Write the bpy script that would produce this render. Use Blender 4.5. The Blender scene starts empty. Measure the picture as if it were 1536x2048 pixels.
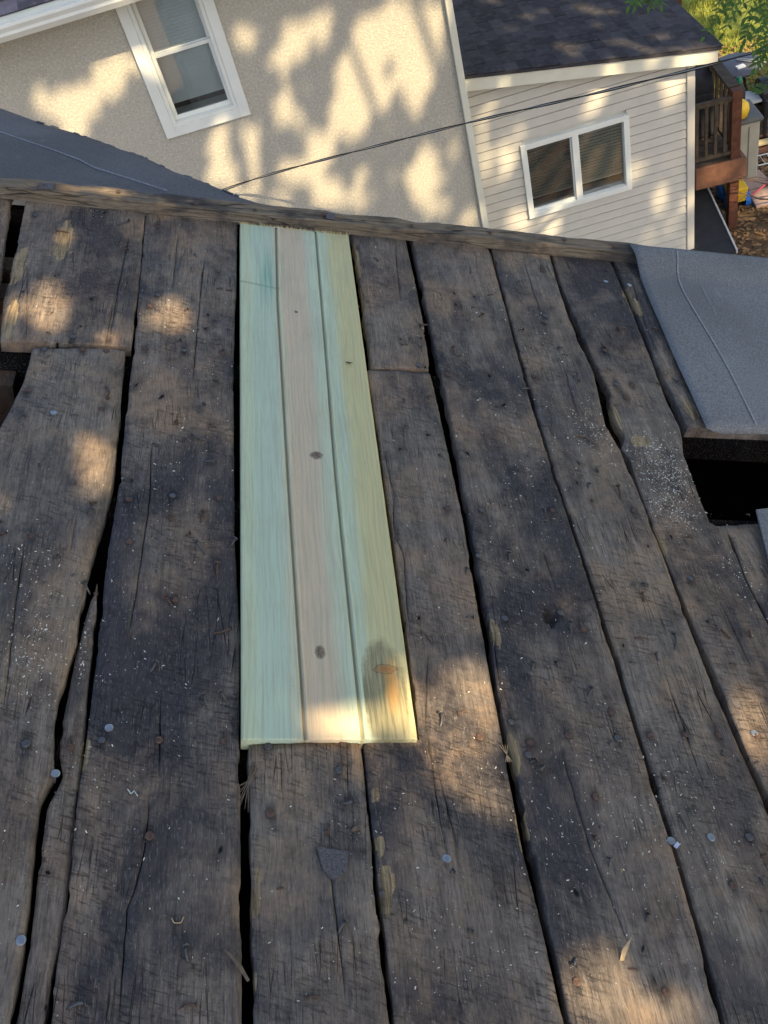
import bpy, bmesh, math, random
from math import radians as rad, sin, cos, pi
from mathutils import Vector as Vec, Matrix as Mat, noise
C = bpy.context; S = C.scene
random.seed(7)
CAMZ = 7.5
# ---------------------------------------------------------------- camera
cam_d = bpy.data.cameras.new('camera'); cam = bpy.data.objects.new('camera', cam_d); S.collection.objects.link(cam)
cam_d.sensor_fit = 'HORIZONTAL'; cam_d.sensor_width = 36; cam_d.lens = 36*2029/1536
cam_d.clip_start = .05; cam_d.clip_end = 600
right = Vec((0.97150829, -0.09853488, -0.21555167)); down = Vec((-0.21919961, -0.71941644, -0.65908384)); fwd = Vec((-0.09012866, 0.68755426, -0.72051785))
M = Mat((right, -down, -fwd)).transposed().to_4x4(); M.translation = Vec((0, 0, CAMZ)); cam.matrix_world = M
S.camera = cam
# ---------------------------------------------------------------- light
SUN = Vec((0.42685376, -0.5593504, 0.71057934))
el = math.asin(SUN.z); az = math.atan2(SUN.x, SUN.y)
W = bpy.data.worlds.new('World'); S.world = W; W.use_nodes = True
wn = W.node_tree; bg = wn.nodes['Background']; sk = wn.nodes.new('ShaderNodeTexSky'); sk.sky_type = 'NISHITA'
sk.sun_disc = False; sk.sun_elevation = el; sk.sun_rotation = az; sk.air_density = 1.0; sk.dust_density = 2.2; sk.ozone_density = 1.0
wn.links.new(sk.outputs[0], bg.inputs[0]); bg.inputs[1].default_value = .15
sd = bpy.data.lights.new('sun', 'SUN'); sun = bpy.data.objects.new('sun', sd); S.collection.objects.link(sun)
sd.energy = 5.0; sd.angle = rad(.53); sd.color = (1.0, .77, .46)
sun.rotation_euler = SUN.to_track_quat('Z', 'Y').to_euler(); sun.location = (6, -8, 20)
vs = S.view_settings; vs.view_transform = 'Standard'; vs.look = 'None'; vs.exposure = 1.0; vs.gamma = 1; vs.use_curve_mapping = False
S.cycles.max_bounces = 6; S.cycles.transparent_max_bounces = 12

PLANKS = [
  ('P0', [(-0.4382, 1.5529), (-0.4489, 1.71), (-0.4899, 1.9998)], [(-0.3865, 1.5894), (-0.3929, 1.7608), (-0.4031, 1.8773), (-0.4128, 2.014)], [1.5825, 1.5894], None, []),
  ('P1', [(-0.3548, 1.518), (-0.3621, 1.577), (-0.3704, 1.6547), (-0.3727, 1.7551), (-0.3752, 1.863), (-0.3782, 1.9393), (-0.3828, 2.0299)], [(-0.1309, 1.5383), (-0.131, 1.686), (-0.1329, 1.8636), (-0.1361, 2.0118)], [1.5268, 1.5368], None, [[(-0.1764, 1.5529), (-0.1745, 1.6474), (-0.1678, 1.7494), (-0.1626, 1.9165)], [(-0.1769, 1.5378), (-0.1759, 1.5993), (-0.1735, 1.6804)], [(-0.3152, 1.5447), (-0.3428, 1.7594)]]),
  ('P2', [(-0.3459, 0.3877), (-0.3584, 0.5156), (-0.3728, 0.6648), (-0.3733, 0.8519), (-0.3703, 1.0292), (-0.3477, 1.1751), (-0.3257, 1.2931), (-0.3148, 1.3505), (-0.303, 1.4382), (-0.3012, 1.524)], [(-0.1723, 0.379), (-0.1706, 0.4543), (-0.1708, 0.5096), (-0.175, 0.5938), (-0.1743, 0.6325), (-0.1673, 0.6551), (-0.1625, 0.6694), (-0.1693, 0.701), (-0.1709, 0.7447), (-0.1666, 0.7984), (-0.1583, 0.8638), (-0.1571, 0.9157), (-0.1545, 0.9705), (-0.1454, 1.0688), (-0.138, 1.1544), (-0.1362, 1.2054), (-0.1349, 1.3081), (-0.1394, 1.4403), (-0.1418, 1.5296)], None, [1.5182, 1.5282], [[(-0.2359, 0.7747), (-0.245, 0.9224), (-0.2499, 1.054)], [(-0.1825, 1.0369), (-0.1834, 1.0981)]]),
  ('P3', [(-0.1664, 0.3787), (-0.1632, 0.4647), (-0.1656, 0.5565), (-0.1652, 0.6291), (-0.1518, 0.6693), (-0.1603, 0.7009), (-0.1624, 0.7299), (-0.1565, 0.8471), (-0.1499, 0.9248), (-0.1424, 0.9756)], [(-0.1384, 0.3773), (-0.1299, 0.4968), (-0.1307, 0.6057), (-0.132, 0.7152), (-0.136, 0.8309), (-0.136, 0.9074), (-0.1408, 0.9804)], None, [0.9755, 0.9804], []),
  ('P4', [(-0.1329, 0.377), (-0.1312, 0.4527), (-0.1287, 0.5198), (-0.1306, 0.6319), (-0.129, 0.7152), (-0.128, 0.8228), (-0.1291, 0.9435), (-0.1297, 1.0391), (-0.124, 1.189), (-0.1277, 1.3866), (-0.1259, 1.5434), (-0.1298, 1.7547), (-0.134, 2.0121)], [(0.0668, 0.367), (0.0665, 0.4449), (0.0655, 0.5632), (0.0644, 0.7145), (0.0645, 0.903), (0.0601, 0.9968), (0.0569, 1.0886), (0.0556, 1.2724), (0.0539, 1.5177), (0.059, 1.7812), (0.0609, 2.0147)], None, None, [[(-0.0661, 1.7373), (-0.0647, 1.818), (-0.0634, 1.9327)], [(-0.0882, 0.8865), (-0.0841, 0.9448), (-0.0788, 1.0616), (-0.0756, 1.158), (-0.0807, 1.2872)], [(-0.0353, 0.6577), (-0.0374, 0.7223), (-0.0399, 0.7835)], [(-0.091, 0.3749), (-0.0853, 0.4243), (-0.0549, 0.5176), (-0.0466, 0.5659), (-0.0454, 0.6441)], [(-0.0185, 1.452), (-0.0118, 1.7016), (-0.0074, 1.8451)]]),
  ('P5', [(0.0796, 0.3664), (0.0793, 0.4444), (0.0784, 0.5317), (0.078, 0.6288), (0.076, 0.7085)], [(0.2272, 0.359), (0.2256, 0.4386), (0.2258, 0.5276), (0.2248, 0.6128), (0.2248, 0.7117)], None, [0.7078, 0.711], [[(0.2016, 0.6269), (0.2048, 0.705)], [(0.1185, 0.6282), (0.1167, 0.6995)], [(0.1795, 0.3862), (0.1768, 0.469), (0.1707, 0.5607)]]),
  ('P7', [(0.3111, 1.5216), (0.3152, 1.633), (0.3122, 1.6915), (0.3153, 1.7894), (0.3132, 1.8932), (0.3123, 1.9941)], [(0.4269, 1.5226), (0.4344, 1.6722), (0.4356, 1.834), (0.4344, 1.993)], [1.52, 1.5242], None, [[(0.3941, 1.7546), (0.4066, 1.9678)]]),
  ('P8', [(0.2328, 0.3587), (0.2326, 0.4383), (0.2301, 0.5213), (0.2292, 0.6265), (0.2281, 0.711), (0.3049, 0.7153), (0.3077, 0.8365), (0.3087, 0.9084), (0.3074, 1.0054), (0.3085, 1.0895), (0.3074, 1.1918), (0.3081, 1.3034), (0.3061, 1.4254), (0.3044, 1.5118)], [(0.4248, 0.3491), (0.4226, 0.4136), (0.4212, 0.4784), (0.4176, 0.5549), (0.4184, 0.6095), (0.4201, 0.6978), (0.4213, 0.8032), (0.426, 0.979), (0.4306, 1.1634), (0.4303, 1.2482), (0.4293, 1.3661), (0.4275, 1.5196)], None, [1.5133, 1.518], [[(0.3126, 0.89), (0.3154, 0.9658), (0.3216, 1.0472), (0.3096, 1.1005), (0.3199, 1.1807), (0.314, 1.2909)], [(0.3193, 0.5474), (0.3168, 0.5975), (0.3123, 0.7137), (0.3343, 0.8544)], [(0.3335, 0.5569), (0.3299, 0.5972), (0.3217, 0.706)]]),
  ('P9', [(0.4318, 0.3487), (0.4325, 0.4304), (0.4294, 0.4904), (0.4309, 0.5092), (0.4291, 0.5954), (0.4303, 0.6526), (0.4286, 0.6978), (0.4279, 0.8033), (0.4376, 0.9303), (0.4387, 1.0308), (0.4425, 1.2119), (0.4461, 1.3537), (0.4467, 1.5588), (0.448, 1.7617), (0.4507, 1.9956)], [(0.6109, 0.3398), (0.6165, 0.4533), (0.6183, 0.5639), (0.616, 0.7127), (0.6172, 0.8679), (0.6161, 1.059), (0.6127, 1.2347), (0.6118, 1.4527), (0.6157, 1.6257), (0.6224, 1.8031), (0.6268, 1.9921)], None, None, [[(0.5569, 0.9831), (0.5545, 1.0675)], [(0.4292, 0.778), (0.4186, 0.9108)], [(0.5255, 0.4267), (0.5069, 0.5528), (0.4998, 0.6974)]]),
  ('P10', [(0.6189, 0.3394), (0.6244, 0.453), (0.6266, 0.5637), (0.6249, 0.7127), (0.6261, 0.868), (0.6231, 1.0593), (0.6192, 1.2351), (0.6209, 1.4535), (0.6233, 1.6265), (0.6292, 1.804), (0.6328, 1.993)], [(0.7985, 0.3304), (0.7913, 0.447), (0.7795, 0.5533), (0.7701, 0.6721), (0.7645, 0.7972), (0.7635, 0.9283), (0.7645, 1.0539), (0.7638, 1.1815), (0.7611, 1.3163), (0.7499, 1.3918), (0.7668, 1.5439), (0.7581, 1.7287), (0.7615, 1.8407), (0.7699, 1.9932)], None, None, [[(0.6955, 1.7211), (0.6967, 1.8319), (0.7022, 1.9723)], [(0.6941, 1.416), (0.7063, 1.5538)], [(0.6933, 0.6573), (0.693, 0.8233)]]),
  ('P11', [(0.8113, 0.3298), (0.8049, 0.4465), (0.7939, 0.553), (0.7815, 0.672), (0.7774, 0.8062), (0.7728, 0.9435), (0.7702, 1.0214), (0.7694, 1.099), (0.7688, 1.1576), (0.7708, 1.2445), (0.7752, 1.3038), (0.7649, 1.3301), (0.782, 1.3632), (0.7743, 1.4227), (0.7854, 1.5065), (0.781, 1.5743), (0.7741, 1.7488), (0.771, 1.842), (0.7761, 1.9942)], [(0.9417, 0.3232), (0.9183, 0.5501), (0.9105, 0.737), (0.9045, 0.8821), (0.9015, 0.9519), (0.8984, 1.0259), (0.9046, 1.105), (0.9043, 1.138), (0.8805, 1.1452), (0.8813, 1.2004), (0.8834, 1.2645), (0.8864, 1.3252), (0.8983, 1.3679), (0.9038, 1.4042), (0.9013, 1.4786), (0.9083, 1.6072), (0.9149, 1.7848), (0.9185, 1.9841)], None, None, [[(0.8071, 1.8861), (0.8036, 1.9878)], [(0.769, 1.3236), (0.7656, 1.3648)], [(0.8385, 0.8432), (0.8339, 0.9707)]]),
  ('P12', [(0.9158, 1.3964), (0.9176, 1.48), (0.9162, 1.6081), (0.9233, 1.7859), (0.9262, 1.9853)], [(1.1486, 1.4089), (1.1448, 1.5648), (1.1486, 1.7763), (1.1452, 1.9966)], [1.3949, 1.3998], None, [[(0.9245, 1.6428), (0.9282, 1.7312), (0.9456, 1.9055)]]),
  ('P13', [(1.1534, 1.3946), (1.1519, 1.5655), (1.1549, 1.777), (1.1506, 1.9974)], [(1.3665, 1.3812), (1.3663, 1.5201), (1.3573, 1.7635), (1.3563, 2.006)], [1.4, 1.409], None, []),
  ('P14', [(0.9443, 0.3231), (0.9213, 0.5501), (0.9138, 0.737), (0.9079, 0.8822), (0.9051, 0.952), (0.9021, 1.026), (0.9084, 1.1052), (0.909, 1.1406), (0.8839, 1.1442)], [(1.1732, 0.3117), (1.1306, 0.4681), (1.1037, 0.6942), (1.0943, 0.8756), (1.0957, 1.0327), (1.0955, 1.162)], None, [1.1405, 1.162], [])]
NAIL_HEADS = [(-0.1099, 0.7151), (-0.0383, 0.7149), (0.0438, 0.7139), (0.1013, 0.7055), (0.201, 0.708), (0.3897, 0.7174), (0.4373, 0.7395), (0.4574, 0.707), (0.5156, 0.7186), (0.587, 0.7128), (0.6379, 0.7183), (0.7431, 0.7205), (0.4513, 0.6877), (0.532, 0.6249), (0.5884, 0.7569), (-0.2011, 0.7097), (-0.1472, 0.708), (-0.1079, 1.1484), (-0.0407, 1.1578), (0.0314, 1.1574), (0.4058, 1.1528), (0.4647, 1.1501), (0.5907, 1.1567), (0.7413, 1.1646), (0.4422, 1.0467), (-0.2425, 1.0624), (-0.1006, 1.0586), (-0.2813, 1.5159), (-0.2151, 1.5172), (-0.1734, 1.5188), (-0.2363, 1.5522), (-0.1718, 1.5504), (-0.1066, 1.535), (-0.0365, 1.5351), (0.0354, 1.5368), (-0.1055, 1.6693), (-0.0926, 1.7079), (-0.2942, 1.3982), (-0.1678, 1.3593), (0.4068, 1.5344), (0.4597, 1.5105), (0.6364, 1.5279), (0.8056, 1.5193), (0.8399, 1.521), (0.8142, 1.4784), (0.5542, 0.9351), (0.5834, 0.9049), (-0.0424, 0.5828), (0.1916, 0.6689), (0.1019, 0.6114), (0.6853, 0.5017), (0.732, 0.5649), (0.6917, 0.7206), (-0.0279, 0.9464), (-0.3558, 1.9631), (-0.106, 1.9596), (0.7376, 1.9162), (0.7044, 1.7365), (0.8107, 1.6304), (0.9296, 1.944), (0.7984, 1.016), (0.4495, 0.3928), (0.5548, 0.3769), (0.4619, 0.9213), (0.8039, 0.7203), (0.5164, 1.7525), (0.9382, 1.5447)]
BRIGHT_HEADS = [(-0.2442, 1.3424), (-0.1022, 0.7335), (0.3178, 0.5455), (0.6781, 0.566), (0.6195, 0.5611), (-0.1726, 0.4651), (0.8821, 1.8926), (0.9335, 1.8798), (0.8016, 0.7245), (-0.1606, 0.668)]
BENT_NAILS = [((0.0033, 1.3821), (-0.0072, 1.3611)), ((-0.0423, 1.3282), (-0.0396, 1.3439)), ((-0.0164, 1.3021), (0.0112, 1.2941)), ((0.027, 1.2398), (0.0041, 1.2419)), ((-0.0462, 1.1103), (-0.0331, 1.1056)), ((0.0078, 1.1218), (0.0029, 1.101)), ((-0.0012, 1.0578), (0.0165, 1.0371)), ((0.0303, 1.0155), (0.0314, 0.9939)), ((-0.0421, 0.9488), (-0.0309, 0.9352)), ((0.0532, 0.8956), (0.0252, 0.8879)), ((-0.0479, 0.8336), (-0.0558, 0.8204)), ((0.0165, 0.7823), (0.0208, 0.7681)), ((0.0384, 0.7872), (0.0465, 0.7761)), ((-0.1662, 1.9656), (-0.1933, 1.947)), ((-0.3065, 1.9007), (-0.2793, 1.9033)), ((-0.1605, 1.1205), (-0.1658, 1.1064)), ((-0.163, 1.1311), (-0.1548, 1.1392)), ((-0.1575, 0.9732), (-0.1478, 0.9595)), ((0.8584, 1.705), (0.8842, 1.717)), ((0.598, 1.4783), (0.6206, 1.491)), ((0.7234, 1.5161), (0.7365, 1.5489)), ((0.7268, 1.2228), (0.7251, 1.1892)), ((0.5433, 1.2492), (0.5503, 1.2662)), ((0.6959, 1.259), (0.7117, 1.2796)), ((0.2078, 0.6241), (0.1904, 0.6229)), ((0.1857, 0.471), (0.1767, 0.4587)), ((0.0179, 0.3876), (-0.0005, 0.3854)), ((-0.098, 0.3951), (-0.1169, 0.391)), ((0.0051, 0.4501), (0.0089, 0.4336)), ((0.3386, 0.7531), (0.3358, 0.7332)), ((0.6996, 0.9771), (0.702, 0.9619)), ((0.7287, 0.8982), (0.7237, 0.8696)), ((0.8116, 0.9077), (0.8273, 0.8924)), ((0.7111, 0.993), (0.7082, 1.0034)), ((0.5154, 1.198), (0.5102, 1.1796)), ((0.4249, 1.6626), (0.4417, 1.6731)), ((0.2872, 1.723), (0.3076, 1.7222)), ((0.4821, 1.5946), (0.4856, 1.5709)), ((0.5659, 0.916), (0.5634, 0.895)), ((-0.1601, 1.3837), (-0.1677, 1.4237)), ((0.0213, 1.4487), (0.0264, 1.4635)), ((0.8956, 1.8202), (0.9045, 1.8099)), ((0.9405, 1.7146), (0.9548, 1.7127)), ((0.0577, 1.0676), (0.0517, 1.0569)), ((0.4926, 1.0541), (0.4921, 1.038)), ((0.4899, 0.8388), (0.4856, 0.8255)), ((0.568, 0.7958), (0.561, 0.7829)), ((0.6881, 0.8597), (0.6912, 0.8487)), ((0.8578, 0.9057), (0.8627, 0.896)), ((0.4604, 0.6634), (0.4733, 0.6746)), ((0.5268, 0.5389), (0.5256, 0.5291)), ((0.4493, 0.4097), (0.4551, 0.4209))]
GREEN = [(0.0666, 0.7102), (0.3002, 0.7095), (0.3024, 1.9787), (0.0659, 1.989)]
GROOVES = [[(0.1445, 1.9837), (0.1405, 1.7113), (0.1449, 1.1523), (0.1506, 0.7107)], [(0.2307, 1.9815), (0.2275, 1.5576), (0.2239, 1.2153), (0.227, 0.7105)]]
GREEN_KNOTS = [(0.1927, 1.2609), (0.1768, 0.8513), (0.175, 1.6747), (0.2675, 0.8241)]
FELT_LEFT = [(0.9497, 1.3938), (0.9537, 1.6009), (0.9594, 1.8045), (0.9669, 1.9196), (0.9603, 2.0107)]
FELT_LINE = [[(1.0587, 1.3856), (1.061, 1.5146), (1.0636, 1.6301), (1.0569, 1.7447), (1.0535, 1.8984), (1.0721, 2.016)], [(1.1079, 1.8958), (1.1051, 1.7747)]]
FELT_SMALL = [(0.9726, 1.1746), (1.0657, 1.1921), (1.033, 1.0254), (0.9322, 0.9582)]
REAR_EDGE = [(-0.3271, 2.0827, -1.1159), (-0.3663, 2.1181, -1.1113), (-0.4139, 2.1757, -1.1102), (-0.4633, 2.2356, -1.109), (-0.5255, 2.2981, -1.1036), (-0.5972, 2.4072, -1.1087), (-0.6264, 2.4472, -1.1095), (-0.6792, 2.4883, -1.1013), (-0.7392, 2.5609, -1.0998), (-0.799, 2.6238, -1.0955), (-0.8297, 2.6561, -1.0932), (-0.9048, 2.7222, -1.0839), (-0.9861, 2.8047, -1.0771), (-1.0546, 2.8763, -1.072)]
REAR_LINE = [(-0.9644, 2.5488, -1.0074), (-0.8185, 2.4096, -1.0223), (-0.7344, 2.3227, -1.0289), (-0.6888, 2.2558, -1.0264), (-0.6021, 2.181, -1.0376), (-0.5131, 2.1024, -1.0487)]
SAWDUST = [(0.842, 1.2883, 0.061, 0.099, 900), (0.819, 1.1845, 0.048, 0.064, 420), (0.717, 1.368, 0.045, 0.081, 240), (0.8975, 1.0479, 0.046, 0.082, 140), (-0.2029, 0.8547, 0.042, 0.096, 240), (-0.2363, 1.0056, 0.042, 0.069, 80), (0.6177, 0.6505, 0.088, 0.112, 170), (-0.1476, 0.8556, 0.005, 0.051, 50), (0.5018, 0.5871, 0.103, 0.11, 160), (0.2035, 0.6269, 0.13, 0.15, 90), (-0.1104, 0.7007, 0.156, 0.338, 260), (0.306, 0.4354, 0.182, 0.077, 150), (0.482, 1.0645, 0.173, 0.383, 280), (0.6456, 0.5159, 0.083, 0.104, 160), (-0.0495, 1.2649, 0.098, 0.516, 170), (0.3941, 1.7546, 0.076, 0.174, 40), (0.6637, 1.7531, 0.138, 0.22, 80), (-0.2282, 1.9956, 0.051, 0.031, 40), (0.594, 1.2717, 0.086, 0.214, 120)]
RAW_WOOD = [(0.0834, 0.5074, 0.004, 0.0273), (0.0922, 0.4778, 0.0005, 0.0006), (0.0854, 0.5285, 0.0029, 0.0123), (0.2375, 0.5657, 0.0056, 0.0105), (0.2411, 0.521, 0.0085, 0.0156), (0.2349, 0.4906, 0.0036, 0.0121), (0.2376, 0.6334, 0.0039, 0.0056), (-0.3607, 1.7743, 0.011, 0.0708), (-0.3507, 1.5938, 0.0102, 0.0622), (-0.2881, 1.877, 0.0135, 0.0861), (0.0784, 0.4119, 0.0044, 0.0075), (-0.1288, 0.7008, 0.0031, 0.0217), (0.4426, 0.8926, 0.0054, 0.0236), (0.4306, 0.6901, 0.0057, 0.0311), (0.423, 0.5817, 0.0046, 0.0418), (0.311, 1.8929, 0.0077, 0.0813), (0.3115, 1.7438, 0.0063, 0.0549), (0.7704, 1.0877, 0.0055, 0.0232), (0.7763, 1.4229, 0.0083, 0.0456), (0.9195, 1.8426, 0.0061, 0.0305), (0.9298, 1.7961, 0.0085, 0.0297), (0.9402, 1.4516, 0.0108, 0.0346), (0.5433, 0.5253, 0.0007, 0.0007), (0.8073, 1.354, 0.0184, 0.0143)]
MISC = {'felt_scrap': [(0.1574, 0.5643), (0.1969, 0.5569), (0.1901, 0.5317), (0.1743, 0.5216), (0.1631, 0.5356)], 'curl1': [(-0.0725, 0.6445), (-0.0678, 0.6376), (-0.0646, 0.643), (-0.0599, 0.6348)], 'curl2': [(-0.0122, 0.4826), (-0.0091, 0.4768), (-0.0014, 0.4777), (0.0012, 0.4833)], 'scrap': [(0.6181, 0.5522), (0.6276, 0.5602), (0.6295, 0.5554), (0.6218, 0.5487)], 'chip': [(0.5073, 0.4135), (0.5122, 0.4243), (0.5234, 0.4351), (0.5184, 0.4241), (0.5123, 0.4133)], 'splinter': [(0.0482, 0.4456), (0.062, 0.4298), (0.074, 0.411)], 'twig': [(0.6726, 1.3548), (0.6984, 1.3527), (0.713, 1.3332), (0.7182, 1.3159)], 'tuft1': [(0.084, 0.6706), (0.0756, 0.6495), (0.0637, 0.6222)], 'tuft2': [(0.089, 0.6634), (0.0775, 0.646), (0.0681, 0.6482)], 'chipd': [(0.2015, 0.5849), (0.2057, 0.5894), (0.214, 0.5913), (0.2117, 0.586), (0.2039, 0.5835)], 'green_bit': [(0.2623, 1.5227), (0.2684, 1.5142), (0.2765, 1.5211)], 'knothole': [(0.5371, 0.9308)], 'bits': [(0.0698, 0.5921), (0.077, 0.5835)], 'splint2': [(0.4229, 0.6978), (0.424, 0.681)], 'loosebolt': [(0.0811, 0.6996)], 'twig2': [(0.7323, 1.3142), (0.7529, 1.3293)], 'stub': [(0.9228, 1.1473), (0.9563, 1.155)]}
SPRAYS = [((2.309, 6.17, -2.729), (2.143, 6.011, -2.859)), ((2.283, 6.257, -2.781), (2.008, 6.095, -2.901)), ((2.289, 5.916, -2.691), (2.092, 5.692, -2.88)), ((2.352, 5.951, -2.804), (2.249, 5.853, -2.884)), ((2.32, 5.846, -2.9), (2.146, 5.735, -2.985)), ((2.298, 5.842, -3.04), (2.162, 5.735, -3.125)), ((2.251, 6.434, -2.746), (2.156, 6.274, -2.888)), ((2.373, 6.185, -2.722), (2.299, 6.039, -2.852)), ((1.758, 6.653, -2.754), (1.645, 6.538, -2.85)), ((1.813, 6.624, -2.789), (1.718, 6.54, -2.857)), ((2.282, 5.69, -3.183), (2.215, 5.763, -3.105))]
WIRE = [(-1.851, 9.267, -4.76), (-1.115, 9.016, -4.581), (0.614, 8.215, -4.174), (1.769, 7.343, -3.762), (2.834, 6.787, -3.454), (4.338, 5.844, -2.738)]
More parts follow.
